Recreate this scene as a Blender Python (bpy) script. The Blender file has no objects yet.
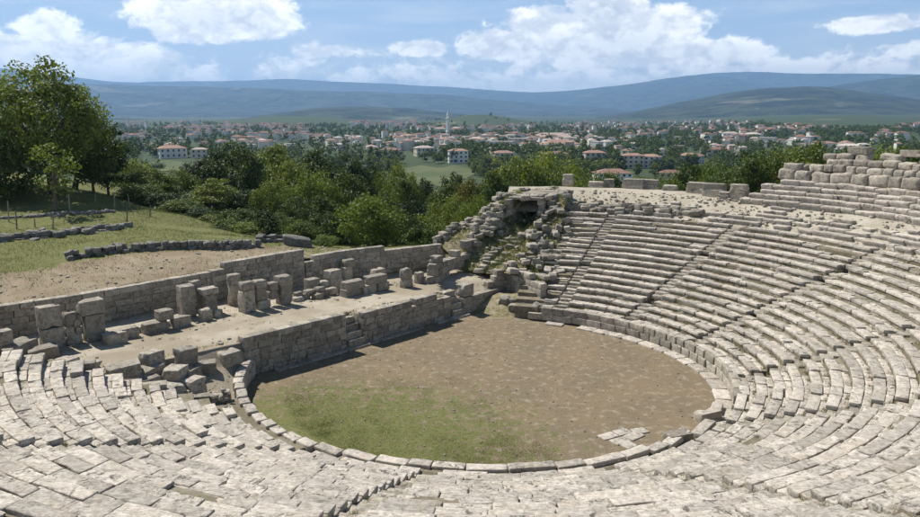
import bpy, math, random
import numpy as np
from mathutils import Vector, Matrix, Euler, noise as mnoise

random.seed(7); rng = np.random.default_rng(7)
R = math.radians
scene = bpy.context.scene
COL = scene.collection

# ------------------------------------------------------------------ camera
FPX, HZ, EYE = 733.5, 112.3, 14.0           # focal length in photo pixels, horizon row, eye height above the orchestra
PITCH = math.atan((258.5 - HZ) / FPX)
cam_d = bpy.data.cameras.new('camera'); cam = bpy.data.objects.new('camera', cam_d); COL.objects.link(cam)
cam.location = (0, 0, EYE); cam.rotation_euler = (math.pi/2 - PITCH, 0, 0)
cam_d.sensor_width = 36; cam_d.lens = 36 * FPX / 920; cam_d.clip_start = 0.2; cam_d.clip_end = 60000
scene.camera = cam

# ------------------------------------------------------------------ light
SUN_EL, SUN_DIR = R(52), (-0.80, 0.60)       # horizontal direction towards the sun (left, beyond the stage)
sun_d = bpy.data.lights.new('sun', 'SUN'); sun_d.energy = 5.0; sun_d.angle = R(0.53); sun_d.color = (1, 0.95, 0.88)
sun = bpy.data.objects.new('sun', sun_d); COL.objects.link(sun)
sv = Vector((SUN_DIR[0]*math.cos(SUN_EL), SUN_DIR[1]*math.cos(SUN_EL), math.sin(SUN_EL)))
sun.rotation_euler = sv.to_track_quat('Z', 'Y').to_euler(); sun.location = (-60, 40, 90)
vs = scene.view_settings; vs.view_transform = 'Standard'; vs.look = 'None'; vs.gamma = 1; vs.use_curve_mapping = False
vs.exposure = 0.40
SKY = 0.05

class NT:
    """small helper to write node trees"""
    def __init__(s, tree): s.t = tree; s.n = tree.nodes; s.l = tree.links
    def add(s, typ, ins=None, **kw):
        n = s.n.new(typ)
        for k, v in kw.items(): setattr(n, k, v)
        for k, v in (ins or {}).items(): s.put(n.inputs[k], v)
        return n
    def put(s, sock, v):
        if isinstance(v, bpy.types.NodeSocket): s.l.new(v, sock)
        else: sock.default_value = v
    def m(s, op, a, b=None, c=None, clamp=False):
        n = s.n.new('ShaderNodeMath'); n.operation = op; n.use_clamp = clamp
        for i, v in enumerate((a, b, c)):
            if v is not None: s.put(n.inputs[i], v)
        return n.outputs[0]
    def noise(s, vec, scale, detail=4, rough=0.55, dist=0.0, out=0):
        n = s.add('ShaderNodeTexNoise', {'Scale': scale, 'Detail': detail, 'Roughness': rough, 'Distortion': dist})
        if vec is not None: s.l.new(vec, n.inputs['Vector'])
        return n.outputs[out]
    def ramp(s, fac, lo, hi, a=0.0, b=1.0, smooth=True):
        n = s.add('ShaderNodeMapRange', {'Value': fac, 'From Min': lo, 'From Max': hi, 'To Min': a, 'To Max': b})
        if smooth: n.interpolation_type = 'SMOOTHSTEP'
        return n.outputs[0]
    def mix(s, fac, a, b, mode='MIX'):
        n = s.n.new('ShaderNodeMix'); n.data_type = 'RGBA'; n.blend_type = mode
        s.put(n.inputs[0], fac); s.put(n.inputs[6], a); s.put(n.inputs[7], b)
        return n.outputs[2]
    def xyz(s, a, b, c):
        return s.add('ShaderNodeCombineXYZ', {0: a, 1: b, 2: c}).outputs[0]
def C3(r, g, b): return (r, g, b, 1)

world = bpy.data.worlds.new('World'); scene.world = world; world.use_nodes = True
def build_world():
    nt = NT(world.node_tree); nt.n.clear()
    sky = nt.add('ShaderNodeTexSky', sky_type='NISHITA', sun_disc=False)
    sky.sun_elevation = SUN_EL; sky.sun_rotation = math.atan2(SUN_DIR[0], SUN_DIR[1])
    sky.altitude = 500; sky.air_density = 1.1; sky.dust_density = 0.3; sky.ozone_density = 1.3
    tc = nt.add('ShaderNodeTexCoord'); sep = nt.add('ShaderNodeSeparateXYZ', {0: tc.outputs['Generated']})
    az = nt.m('ARCTAN2', sep.outputs[0], sep.outputs[1]); el = nt.m('ARCSINE', sep.outputs[2])
    # cumulus banks: azimuth, elevation, half width, half height (radians), spread round the whole horizon
    blobs = []
    for u, v, ru, rv, k in [(232, 26, 64, 24, 1.0), (262, 36, 34, 10, .9), (212, 8, 40, 18, .9), (75, 62, 110, 22, .8), (92, 42, 32, 20, .8), (20, 60, 60, 18, .75), (-40, 50, 60, 25, .8),
                            (585, 48, 104, 30, 1.0), (545, 30, 42, 18, .9), (600, 20, 46, 16, .95), (655, 30, 44, 18, .9), (505, 50, 56, 18, .9), (420, 52, 40, 10, .75),
                            (350, 56, 70, 10, .6), (690, 58, 70, 16, .8), (822, 40, 50, 10, .85), (880, 62, 70, 14, .7), (180, 66, 60, 12, .6)]:
        blobs.append(((u-460)/FPX, (HZ-v)/FPX, ru/FPX, rv/FPX, k))
    g = random.Random(3)
    for i in range(10):
        a = g.uniform(0.8, 2*math.pi-0.8); rr = g.uniform(.06, .17)
        blobs.append((a if a < math.pi else a-2*math.pi, g.uniform(.05, .22), rr, rr*.35, g.uniform(.6, 1)))
    V = nt.xyz(az, el, 0)
    acc = None
    for a, e, ra, re, k in blobs:
        q = nt.add('ShaderNodeVectorMath', {0: V, 1: (1/ra, 1/re, 0), 2: (-a/ra, -e/re, 0)}, operation='MULTIPLY_ADD').outputs[0]
        q = nt.add('ShaderNodeVectorMath', {0: q, 1: q}, operation='DOT_PRODUCT').outputs['Value']
        q = nt.m('MULTIPLY', nt.m('POWER', math.exp(-.8), q), k)
        acc = q if acc is None else nt.m('MAXIMUM', acc, q)
    band = nt.ramp(el, .03, .13, .60, .0)                              # low cloud deck near the horizon
    acc = nt.m('MAXIMUM', acc, band)
    def puff(da, de, detail):
        p = nt.add('ShaderNodeVectorMath', {0: V, 1: (1, 1.5, 0), 2: (da, de*1.5, .3)}, operation='MULTIPLY_ADD').outputs[0]
        n1 = nt.noise(p, 9, detail, .60, .25); n2 = nt.noise(p, 27, max(2, detail-3), .62, .3)
        bil = nt.m('SUBTRACT', .30, nt.m('ABSOLUTE', nt.m('SUBTRACT', n2, .5)))     # billows: ridged noise turned into rounded heads
        return nt.m('ADD', nt.m('MULTIPLY', nt.m('SUBTRACT', n1, .5), 2.3), nt.m('MULTIPLY', nt.m('SUBTRACT', bil, .2), 1.5))
    n0 = puff(0, 0, 8); n1_ = puff(-.006, .018, 5)
    d0 = nt.m('ADD', acc, nt.m('MULTIPLY', n0, .50))
    alpha = nt.ramp(d0, .39, .58)
    lit = nt.ramp(nt.m('SUBTRACT', n0, n1_), -.28, .28)
    core = nt.ramp(d0, .45, 1.25, 1.0, .0)
    shade = nt.m('ADD', nt.m('MULTIPLY', lit, .55), nt.m('MULTIPLY', core, .45), clamp=True)
    # thin high veil
    pv = nt.xyz(nt.m('MULTIPLY', az, 2.2), nt.m('MULTIPLY', el, 14), 4.0)
    veil = nt.m('MULTIPLY', nt.ramp(nt.noise(pv, 2.2, 6, .6, .4), .42, .78), nt.ramp(el, 0.0, .4, .75, .05))
    ccol = nt.mix(shade, C3(8.6, 9.8, 11.8), C3(24, 23.8, 23.4))
    base = nt.mix(nt.ramp(el, .0, .55, .85, .0), sky.outputs[0], C3(7.4, 10.8, 15.6)); base = nt.mix(nt.ramp(el, .02, .12, .70, .0), base, C3(14.0, 15.2, 16.6)); base = nt.mix(nt.m('MULTIPLY', veil, .75), base, C3(14.0, 15.0, 16.2))
    out = nt.mix(alpha, base, ccol)
    bg = nt.add('ShaderNodeBackground', {'Color': out, 'Strength': SKY})
    nt.l.new(bg.outputs[0], nt.add('ShaderNodeOutputWorld').inputs[0])
build_world()
cy = scene.cycles; cy.use_denoising = True; cy.max_bounces = 5; cy.diffuse_bounces = 3; cy.glossy_bounces = 1; cy.transmission_bounces = 2
cy.volume_bounces = 0; cy.transparent_max_bounces = 4; cy.caustics_reflective = False; cy.caustics_refractive = False

# ------------------------------------------------------------------ helpers
def ray(u, v):
    a = u - 460; b = v - 258.5
    return np.array([a, FPX*math.cos(PITCH) - b*math.sin(PITCH), -FPX*math.sin(PITCH) - b*math.cos(PITCH)])
def at_z(u, v, z):
    r = ray(u, v); t = (z - EYE)/r[2]; return float(r[0]*t), float(r[1]*t)
def at_d(u, v, d):
    r = ray(u, v); t = d/math.hypot(r[0], r[1]); return float(r[0]*t), float(r[1]*t), float(EYE + r[2]*t)

def mesh(name, verts, faces, mat=None, smooth=False):
    me = bpy.data.meshes.new(name)
    me.from_pydata(verts if isinstance(verts, list) else np.asarray(verts).tolist(), [], faces if isinstance(faces, list) else np.asarray(faces).tolist())
    if mat: me.materials.append(mat)
    if smooth: me.polygons.foreach_set('use_smooth', np.ones(len(me.polygons), bool))
    me.update(); return me
def obj(name, me, parent=None, loc=(0, 0, 0), rot=None, scale=None):
    o = bpy.data.objects.new(name, me); COL.objects.link(o); o.location = loc
    if rot is not None: o.rotation_euler = rot
    if scale is not None: o.scale = scale
    if parent is not None: o.parent = parent
    return o
def thing(name, label, cat, loc=(0, 0, 0), rz=0, group=None):
    o = bpy.data.objects.new(name, None); COL.objects.link(o); o.location = loc; o.rotation_euler = (0, 0, rz)
    o.empty_display_size = .3
    return tag(o, label, cat, group)
def tag(o, label, cat, group=None, kind=None):
    o['label'] = label; o['category'] = cat
    if group: o['group'] = group
    if kind: o['kind'] = kind
    return o
def struct(o): o['kind'] = 'structure'; return o
def grid_faces(nu, nv):
    i, j = np.meshgrid(np.arange(nu-1), np.arange(nv-1), indexing='ij'); a = (i*nv + j).ravel()
    return np.stack([a, a+nv, a+nv+1, a+1], 1)

def tps(points):
    P = np.array([p[:2] for p in points], float); z = np.array([p[2] for p in points], float); n = len(P)
    def U(r2): return np.where(r2 > 1e-9, r2*np.log(r2 + 1e-12), 0)
    K = U(((P[:, None]-P[None])**2).sum(-1)) + np.eye(n)*1e-2; A = np.zeros((n+3, n+3)); A[:n, :n] = K; A[:n, n] = 1; A[:n, n+1:] = P
    A[n:, :n] = A[:n, n:].T; w = np.linalg.solve(A, np.r_[z, 0, 0, 0])
    def f(x, y):
        x = np.asarray(x, float); y = np.asarray(y, float); s = x.shape; Q = np.stack([x.ravel(), y.ravel()], 1)
        o = np.empty(len(Q))
        for k in range(0, len(Q), 4000):
            q = Q[k:k+4000]; o[k:k+4000] = U(((q[:, None]-P[None])**2).sum(-1)) @ w[:n] + w[n] + q @ w[n+1:]
        return o.reshape(s)
    return f
# smooth value noise from random plane waves (vectorised)
def waves(seed, n=24, lo=.4, hi=4.0):
    g = np.random.default_rng(seed); k = np.exp(g.uniform(math.log(lo), math.log(hi), n)); a = g.uniform(0, 2*np.pi, n); ph = g.uniform(0, 2*np.pi, n)
    kx, ky, am = k*np.cos(a), k*np.sin(a), k**-.9; am /= np.sqrt((am**2).sum()/2)
    def f(x, y):
        x = np.asarray(x, float); o = np.zeros(x.shape)
        for q in range(n): o += am[q]*np.sin(kx[q]*x + ky[q]*y + ph[q])
        return o
    return f
wav_near = waves(1, 30, .25, 3.5); wav_mid = waves(2, 24, .02, .4); wav_far = waves(5, 40, .0006, .02)

# ------------------------------------------------------------------ materials
def new_mat(name):
    m = bpy.data.materials.new(name); m.use_nodes = True; m.node_tree.nodes.clear(); return m, NT(m.node_tree)
def finish(nt, col, rough=.9, bump=None, bstr=.5, bdist=.02, spec=.2):
    b = nt.add('ShaderNodeBsdfPrincipled', {'Base Color': col, 'Roughness': rough, 'Specular IOR Level': spec})
    if bump is not None:
        bn = nt.add('ShaderNodeBump', {'Strength': bstr, 'Distance': bdist, 'Height': bump}); nt.l.new(bn.outputs[0], b.inputs['Normal'])
    nt.l.new(b.outputs[0], nt.add('ShaderNodeOutputMaterial').inputs[0]); return b
def limestone(name, c_lo, c_hi, stain=.5, warm=.3, bdist=.03, lichen=C3(.13, .12, .10), vary=(.66, 1.14)):
    m, nt = new_mat(name)
    pos = nt.add('ShaderNodeNewGeometry').outputs['Position']; oi = nt.add('ShaderNodeObjectInfo')
    off = nt.add('ShaderNodeVectorMath', {0: pos, 1: nt.xyz(nt.m('MULTIPLY', oi.outputs['Random'], 37), nt.m('MULTIPLY', oi.outputs['Random'], 71), 0)}, operation='ADD').outputs[0]
    big = nt.noise(off, 1.1, 4, .6); mid = nt.noise(off, 5, 6, .65, .3); fine = nt.noise(off, 28, 5, .7)
    col = nt.mix(nt.ramp(mid, .3, .72), C3(*c_lo), C3(*c_hi))
    col = nt.mix(nt.m('MULTIPLY', nt.ramp(big, .48, .72), warm), col, C3(.42, .33, .22))
    # per-stone tint
    tint = nt.ramp(oi.outputs['Random'], 0, 1, vary[0], vary[1], False)
    col = nt.mix(1.0, col, nt.xyz(tint, nt.m('MULTIPLY', tint, .995), nt.m('MULTIPLY', tint, .975)), 'MULTIPLY')
    # lichen and black crust in patches with their own shape
    ln = nt.noise(off, 2.6, 7, .72, .6); l2 = nt.noise(off, 11, 5, .7, .4)
    lm = nt.m('MULTIPLY', nt.m('MULTIPLY', nt.ramp(nt.m('FRACT', nt.m('MULTIPLY', oi.outputs['Random'], 7.13)), 0, 1, .45, 1.25), nt.ramp(nt.m('ADD', ln, nt.m('MULTIPLY', nt.m('SUBTRACT', l2, .5), .5)), .50, .66)), stain, clamp=True)
    col = nt.mix(lm, col, lichen)
    sp = nt.m('MULTIPLY', nt.ramp(nt.noise(off, 60, 3, .6), .60, .70), .45)
    col = nt.mix(sp, col, C3(.16, .15, .13))
    pits = nt.add('ShaderNodeTexVoronoi', {'Vector': off, 'Scale': 13, 'Randomness': 1}); pit = nt.ramp(pits.outputs[0], .0, .30)
    # bedding cracks, long and thin
    st = nt.add('ShaderNodeMapping', {'Vector': off, 'Rotation': (0, 0, .5), 'Scale': (1.2, 5.0, 5.0)}).outputs[0]
    cr = nt.ramp(nt.m('ABSOLUTE', nt.m('SUBTRACT', nt.noise(st, 1.6, 5, .6, .8), .5)), .0, .035)
    h = nt.m('ADD', nt.m('ADD', nt.m('MULTIPLY', mid, .9), nt.m('MULTIPLY', fine, .35)), nt.m('ADD', nt.m('MULTIPLY', pit, .22), nt.m('MULTIPLY', cr, .30)))
    finish(nt, col, .92, h, .85, bdist, .15)
    return m
M = {}
M['seat'] = limestone('weathered_limestone', (.42, .375, .32), (.66, .61, .545), .84, .32, vary=(.74, 1.10))
M['ashlar'] = limestone('grey_limestone', (.30, .27, .225), (.52, .48, .41), .80, .36)
M['rubble'] = limestone('rough_fieldstone', (.25, .23, .19), (.44, .41, .35), .6, .3)
M['rock'] = limestone('dark_rock', (.13, .125, .115), (.30, .29, .26), .6, .1)

def earth(name, a, b, c, green=None, sc=1.0, patch=(.5, .62), bd=.03, gcol=C3(.075, .095, .03)):
    """green: callable(nt, sx, sy) -> 0..1 mask of turf"""
    m, nt = new_mat(name); pos = nt.add('ShaderNodeNewGeometry').outputs['Position']; sep = nt.add('ShaderNodeSeparateXYZ', {0: pos})
    n1 = nt.noise(pos, .35*sc, 6, .62, .3); n2 = nt.noise(pos, 2.2*sc, 6, .68); n3 = nt.noise(pos, 14*sc, 4, .7)
    col = nt.mix(nt.ramp(n1, .36, .64), a, b)
    col = nt.mix(nt.m('MULTIPLY', nt.ramp(n2, .5, .68), .75), col, c)
    col = nt.mix(nt.m('MULTIPLY', nt.ramp(n3, .52, .72), .35), col, C3(.10, .08, .05))
    peb = nt.add('ShaderNodeTexVoronoi', {'Vector': pos, 'Scale': 9*sc}); pb = nt.m('MULTIPLY', nt.ramp(peb.outputs[0], .22, .12), nt.ramp(n2, .45, .6))
    col = nt.mix(nt.m('MULTIPLY', pb, .7), col, C3(.46, .42, .36))
    if green:
        g = green(nt, sep.outputs[0], sep.outputs[1]); gn = nt.noise(pos, 1.6*sc, 8, .74, .1)
        gm = nt.ramp(nt.m('ADD', g, nt.m('ADD', nt.m('MULTIPLY', nt.m('SUBTRACT', gn, .5), 2.5), nt.m('MULTIPLY', nt.m('SUBTRACT', n3, .5), 1.5))), patch[0], patch[1])
        gc = nt.mix(nt.ramp(nt.noise(pos, 6*sc, 5, .7), .35, .65), gcol, C3(.17, .17, .065))
        col = nt.mix(nt.m('MULTIPLY', gm, .85), col, gc)
    h = nt.m('ADD', nt.m('MULTIPLY', n2, .8), nt.m('ADD', nt.m('MULTIPLY', n3, .5), nt.m('MULTIPLY', pb, .5)))
    finish(nt, col, .97, h, .8, bd, .05); return m
def g_orch(nt, x, y):
    dx = nt.m('MULTIPLY', nt.m('SUBTRACT', x, -5.4), 1/9.5); dy = nt.m('MULTIPLY', nt.m('SUBTRACT', y, 29.6), 1/7.5)
    return nt.m('ADD', nt.m('EXPONENT', nt.m('MULTIPLY', nt.m('ADD', nt.m('MULTIPLY', dx, dx), nt.m('MULTIPLY', dy, dy)), -.8)), -.08)
M['orchestra'] = earth('orchestra_earth', C3(.180, .146, .098), C3(.212, .164, .106), C3(.33, .285, .21), g_orch, 1.0, (.46, .60), .03, C3(.085, .115, .03))
M['sand'] = earth('pale_stage_dust', C3(.295, .25, .185), C3(.42, .375, .295), C3(.33, .285, .21), lambda nt, x, y: nt.ramp(nt.noise(None, 1, 1), 0, 1, .06, .06), .8)
M['deck'] = earth('stony_pale_earth', C3(.36, .32, .25), C3(.44, .40, .325), C3(.28, .235, .17), lambda nt, x, y: nt.ramp(nt.noise(None, 1, 1), 0, 1, .16, .16), 1.2)
M['bed'] = earth('stony_joint_soil', C3(.17, .145, .10), C3(.26, .23, .175), C3(.12, .10, .065), lambda nt, x, y: nt.ramp(nt.noise(None, 1, 1), 0, 1, .30, .30), 2.0)
def g_hill(nt, x, y):
    # turf starts behind the dirt terrace, along a line that follows the stage's back wall
    t = nt.m('ADD', nt.m('MULTIPLY', nt.m('ADD', x, 10.9), -.737), nt.m('MULTIPLY', nt.m('SUBTRACT', y, 38.3), .676))
    s = nt.m('ADD', nt.m('MULTIPLY', nt.m('ADD', x, 10.9), .676), nt.m('MULTIPLY', nt.m('SUBTRACT', y, 38.3), .737))
    return nt.m('ADD', nt.ramp(t, 14.4, 18.6, -.3, 1.2), nt.ramp(s, 4, 14, 0, .95))
M['hill'] = earth('hill_turf_and_dirt', C3(.24, .19, .13), C3(.30, .25, .175), C3(.20, .155, .10), g_hill, .7, (.42, .62), .05, C3(.085, .115, .032))
M['mound'] = earth('mound_soil', C3(.25, .20, .135), C3(.32, .27, .19), C3(.38, .34, .27), lambda nt, x, y: nt.ramp(nt.noise(None, 1, 1), 0, 1, .58, .58), 1.2, (.5, .7), .06, C3(.12, .12, .04))

def leaf_mat(name, a, b, trans=.3):
    m, nt = new_mat(name); oi = nt.add('ShaderNodeObjectInfo'); pos = nt.add('ShaderNodeNewGeometry').outputs['Position']
    n = nt.noise(pos, .55, 3, .6); n2 = nt.noise(pos, 4.0, 2, .6)
    f = nt.m('ADD', nt.m('MULTIPLY', n, .8), nt.m('ADD', nt.m('MULTIPLY', n2, .5), nt.m('MULTIPLY', nt.m('SUBTRACT', oi.outputs['Random'], .5), .45)))
    col = nt.mix(nt.ramp(f, .42, .95), C3(*a), C3(*b))
    d = nt.add('ShaderNodeBsdfPrincipled', {'Base Color': col, 'Roughness': .55, 'Specular IOR Level': .25})
    t = nt.add('ShaderNodeBsdfTranslucent', {'Color': nt.mix(1.0, col, C3(1.25, 1.3, .6), 'MULTIPLY')})
    mx = nt.add('ShaderNodeMixShader', {0: trans, 1: d.outputs[0], 2: t.outputs[0]})
    nt.l.new(mx.outputs[0], nt.add('ShaderNodeOutputMaterial').inputs[0]); return m
M['leaf_mid'] = leaf_mat('mid_green_leaves', (.060, .092, .016), (.185, .215, .044))
M['leaf_dark'] = leaf_mat('dark_green_leaves', (.028, .050, .015), (.080, .112, .032))
M['leaf_bright'] = leaf_mat('fresh_green_leaves', (.090, .135, .022), (.22, .25, .05))
M['leaf_yellow'] = leaf_mat('yellow_green_leaves', (.10, .105, .018), (.20, .17, .035))
M['grass'] = leaf_mat('grass_blades', (.075, .10, .025), (.19, .20, .07), .25)
M['dry'] = leaf_mat('dry_grass_blades', (.20, .17, .075), (.34, .29, .15), .2)
def flat_mat(name, a, b, sc=1.0, rough=.85, rand=.2, bd=.01):
    m, nt = new_mat(name); oi = nt.add('ShaderNodeObjectInfo'); pos = nt.add('ShaderNodeNewGeometry').outputs['Position']
    f = nt.m('ADD', nt.noise(pos, sc, 4, .6), nt.m('MULTIPLY', nt.m('SUBTRACT', oi.outputs['Random'], .5), rand*3))
    finish(nt, nt.mix(nt.ramp(f, .25, .8), C3(*a), C3(*b)), rough, nt.noise(pos, sc*8, 3, .6), .3, bd); return m
M['bark'] = flat_mat('bark', (.07, .055, .04), (.14, .115, .085), 3)
M['wall_white'] = flat_mat('white_render', (.66, .64, .59), (.84, .82, .77), .15)
M['wall_cream'] = flat_mat('cream_render', (.55, .49, .39), (.72, .66, .55), .15)
M['wall_pink'] = flat_mat('faded_pink_render', (.42, .30, .25), (.58, .46, .39), .15)
M['roof'] = flat_mat('terracotta_roof', (.20, .115, .085), (.34, .22, .17), .4, .9)
M['roof_pale'] = flat_mat('pale_roof', (.38, .30, .26), (.52, .46, .42), .3, .9)
M['pane'] = flat_mat('dark_window_glass', (.02, .025, .03), (.05, .06, .07), .3, .2)
M['wood'] = flat_mat('grey_post_wood', (.14, .12, .09), (.26, .23, .18), 4)

# ------------------------------------------------------------------ theatre geometry in plan
CX, CY = 1.257, 37.29
P0 = np.array([-10.9, 38.3]); ES = np.array([.6762, .7367]); NB = np.array([-.7367, .6762])
STAGE_ROT = math.atan2(ES[1], ES[0])
def SXY(s, t): q = P0 + ES*s + NB*t; return float(q[0]), float(q[1])
def to_st(x, y): dx = np.asarray(x)-P0[0]; dy = np.asarray(y)-P0[1]; return dx*ES[0]+dy*ES[1], dx*NB[0]+dy*NB[1]
def PXY(r, th): return CX + r*math.cos(R(th)), CY + r*math.sin(R(th))
KT = np.array([-190, -170, -157, -143, -129, -117, -103, -90, -78, -61, -47, -32, -17, 0, 17, 31, 46, 61, 72, 85.])
KR = np.array([12.5, 12.35, 12.1, 11.71, 11.27, 10.86, 10.62, 10.62, 10.78, 10.95, 11.26, 11.6, 11.8, 11.85, 11.6, 11.38, 11.24, 11.15, 11.1, 11.1])
def kerb_r(th): return np.interp(th, KT, KR)
NROW, R0, DR, Z0, DZ = 17, 12.3, .80, .97, .30
def row_r(i, th): return R0 + DR*i + (kerb_r(th) - 11.3)*max(0.0, 1 - i/10)
def row_z(i, th=0.0):
    n = float(np.interp(th, [-175, -150, -50, -25], [.6, 1, 1, 0])); return Z0 + DZ*i - .30*n*max(0.0, 1 - i/7)
def deck_z(r): return np.interp(r, [25.5, 25.95, 26.4, 27.5, 30, 33], [5.60, 5.70, 5.93, 6.22, 6.85, 7.1])
STAIRS = [63.5, 40.8, 15.6, -10.4, -36.5, -69.0, -101.5, -128.0]
END_R, END_L = 75.0, -159.0

# ------------------------------------------------------------------ ground sheets
def z_cavea(x, y):
    dx, dy = x-CX, y-CY; r = np.hypot(dx, dy)
    return np.where(r > 25.8, deck_z(r), np.where(r > 11, .5 + np.maximum(r-12, 0)*.375, 0))
hill_pts = [(-26.5, 41, 3.75), (-21.9, 42, 3.85), (-17, 48.5, 3.8), (-12, 53.2, 3.5), (-9.3, 56, 3.3), (-2, 61.5, 3.0), (-21, 47, 4.3), (-16, 56, 3.8), (-25, 47, 4.5), (-33.5, 54, 5.0), (-41, 66, 6.0), (-49, 79, 6.7), (-40.5, 74.5, 6.5),
            (-31.5, 70, 5.3), (-23.5, 65, 4.2), (-16, 60.5, 3.4), (-9.6, 61, 2.8), (-45, 97, 4.5), (-31, 92, .5), (-20, 80, 0), (-8, 76, -1), (5, 82, -3), (-40, 130, -7), (0, 130, -11), (40, 115, -7), (60, 70, 1.5), (46, 92, -3), (36, 66, 2.5),
            (-80, 95, 7.5), (-100, 140, 3), (-80, 60, 8), (-60, 45, 6), (0, 200, -21), (100, 200, -21), (-100, 250, -23), (100, 80, -3), (80, 20, 3), (60, -20, 5), (-60, 10, 5), (20, 75, 1), (-120, 0, 6), (130, -20, 0), (-40, 30, 4.2)]
hill_f = tps(hill_pts)
def hill_z(x, y):
    x = np.asarray(x, float); y = np.asarray(y, float)
    z = hill_f(x, y); d = np.hypot(x, y)
    far = np.clip((d-190)/90, 0, 1); far = far*far*(3-2*far); z = np.maximum(z, -27)*(1-far) - 26.5*far
    z = z + wav_near(x, y)*.10 + wav_mid(x, y)*.28*np.clip((d-55)/40, 0.1, 1)
    r = np.hypot(x-CX, y-CY); th = np.degrees(np.arctan2(y-CY, x-CX))
    inside = (r < 33.5)
    s, t = to_st(x, y)
    return np.where(inside & ((s > 21) | (t < 0)), np.minimum(z, z_cavea(x, y)-1.2), z)
def t_wall(s): return -.1 + np.interp(s, [-30, -9.5, -5.8, 2.8, 13.2, 22], [11.0, 10.3, 9.8, 10.0, 9.9, 7.9])
def build_hill():
    sa = np.r_[np.linspace(-230, -50, 46), np.linspace(-48, 60, 217), np.linspace(62, 260, 50)]
    k = np.linspace(0, 1, 170); tt = 300*k**2.0 + 24*k
    S = np.repeat(sa[:, None], len(tt), 1)
    t0 = np.where(sa < 22, t_wall(sa) + .12, np.interp(sa, [22, 30], [8.0, -110]))
    T = t0[:, None] + tt[None]*np.where(sa < 22, 1, 1.35)[:, None]
    X = P0[0] + ES[0]*S + NB[0]*T; Y = P0[1] + ES[1]*S + NB[1]*T
    Z = hill_z(X, Y)
    o = obj('hillside', mesh('hillside', np.stack([X, Y, Z], -1).reshape(-1, 3), grid_faces(len(sa), len(tt)), M['hill'], True)); struct(o)
build_hill()

def plain_z(x, y):
    d = np.hypot(x, y); az = np.degrees(np.arctan2(x, y))
    z = -26.5 + wav_far(x, y)*2.0*np.clip((d-350)/600, 0, 1)
    z = z + 26*np.exp(-((az+12.5)/5.5)**2 - ((d-2900)/700)**2)             # low rise under the old quarter
    z = z + 34*np.exp(-((az-1.6)/3.4)**2 - ((d-2500)/500)**2)              # wooded knoll
    z = z + 30*np.exp(-((az-27)/9)**2)*np.clip((d-1100)/1800, 0, 1)         # rising ground on the right
    return z
m, nt = new_mat('plain_fields'); pos = nt.add('ShaderNodeNewGeometry').outputs['Position']
vor = nt.add('ShaderNodeTexVoronoi', {'Vector': nt.add('ShaderNodeMapping', {'Vector': pos, 'Scale': (.008, .005, .0)}).outputs[0], 'Scale': 1.0})
fsep = nt.add('ShaderNodeSeparateXYZ', {0: vor.outputs['Color']})
fcol = nt.mix(fsep.outputs[0], C3(.055, .095, .03), C3(.125, .15, .055)); fcol = nt.mix(nt.ramp(fsep.outputs[1], .78, .8), fcol, C3(.26, .22, .12))
fcol = nt.mix(nt.ramp(nt.noise(pos, .004, 5, .6), .30, .42), fcol, C3(.03, .05, .022))
finish(nt, nt.mix(nt.m('MULTIPLY', nt.noise(pos, .05, 5, .7), .5), fcol, C3(.09, .115, .045)), .95, nt.noise(pos, .4, 4, .6), .5, .5); M['plain'] = m
az = np.radians(np.linspace(-75, 75, 181)); rr = 190*np.exp(np.linspace(0, math.log(24000/190), 140))
A, Q = np.meshgrid(az, rr, indexing='ij'); X, Y = Q*np.sin(A), Q*np.cos(A); Z = plain_z(X, Y) - np.clip((300-Q)/100, 0, 1)*6
struct(obj('plain', mesh('plain', np.stack([X, Y, Z], -1).reshape(-1, 3), grid_faces(181, 140), M['plain'], True)))

m, nt = new_mat('meadow'); pos = nt.add('ShaderNodeNewGeometry').outputs['Position']
finish(nt, nt.mix(nt.ramp(nt.noise(pos, .03, 5, .6), .35, .65), C3(.070, .095, .035), C3(.105, .12, .05)), .95, nt.noise(pos, .5, 4, .6), .5, .3); M['meadow'] = m
def on_plain_(u, v):
    z = -26.5
    for _ in range(8): x, y = at_z(u, v, z); z = float(plain_z(np.array([x]), np.array([y]))[0])
    return x, y
for fu0, fu1, fv0, fv1 in ((128, 250, 162, 172), (398, 472, 167, 186)):
    nu = 30; V = []
    for i in range(nu):
        for j in range(12):
            x, y = on_plain_(fu0 + (fu1-fu0)*i/(nu-1) + 6*math.sin(j*.7), fv0 + (fv1-fv0)*j/11 + 1.2*math.sin(i*.5)); V.append((x, y, float(plain_z(np.array([x]), np.array([y]))[0]) + .25))
    struct(obj('meadow', mesh('meadow', V, grid_faces(nu, 12)[:, ::-1], M['meadow'], True)))
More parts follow.
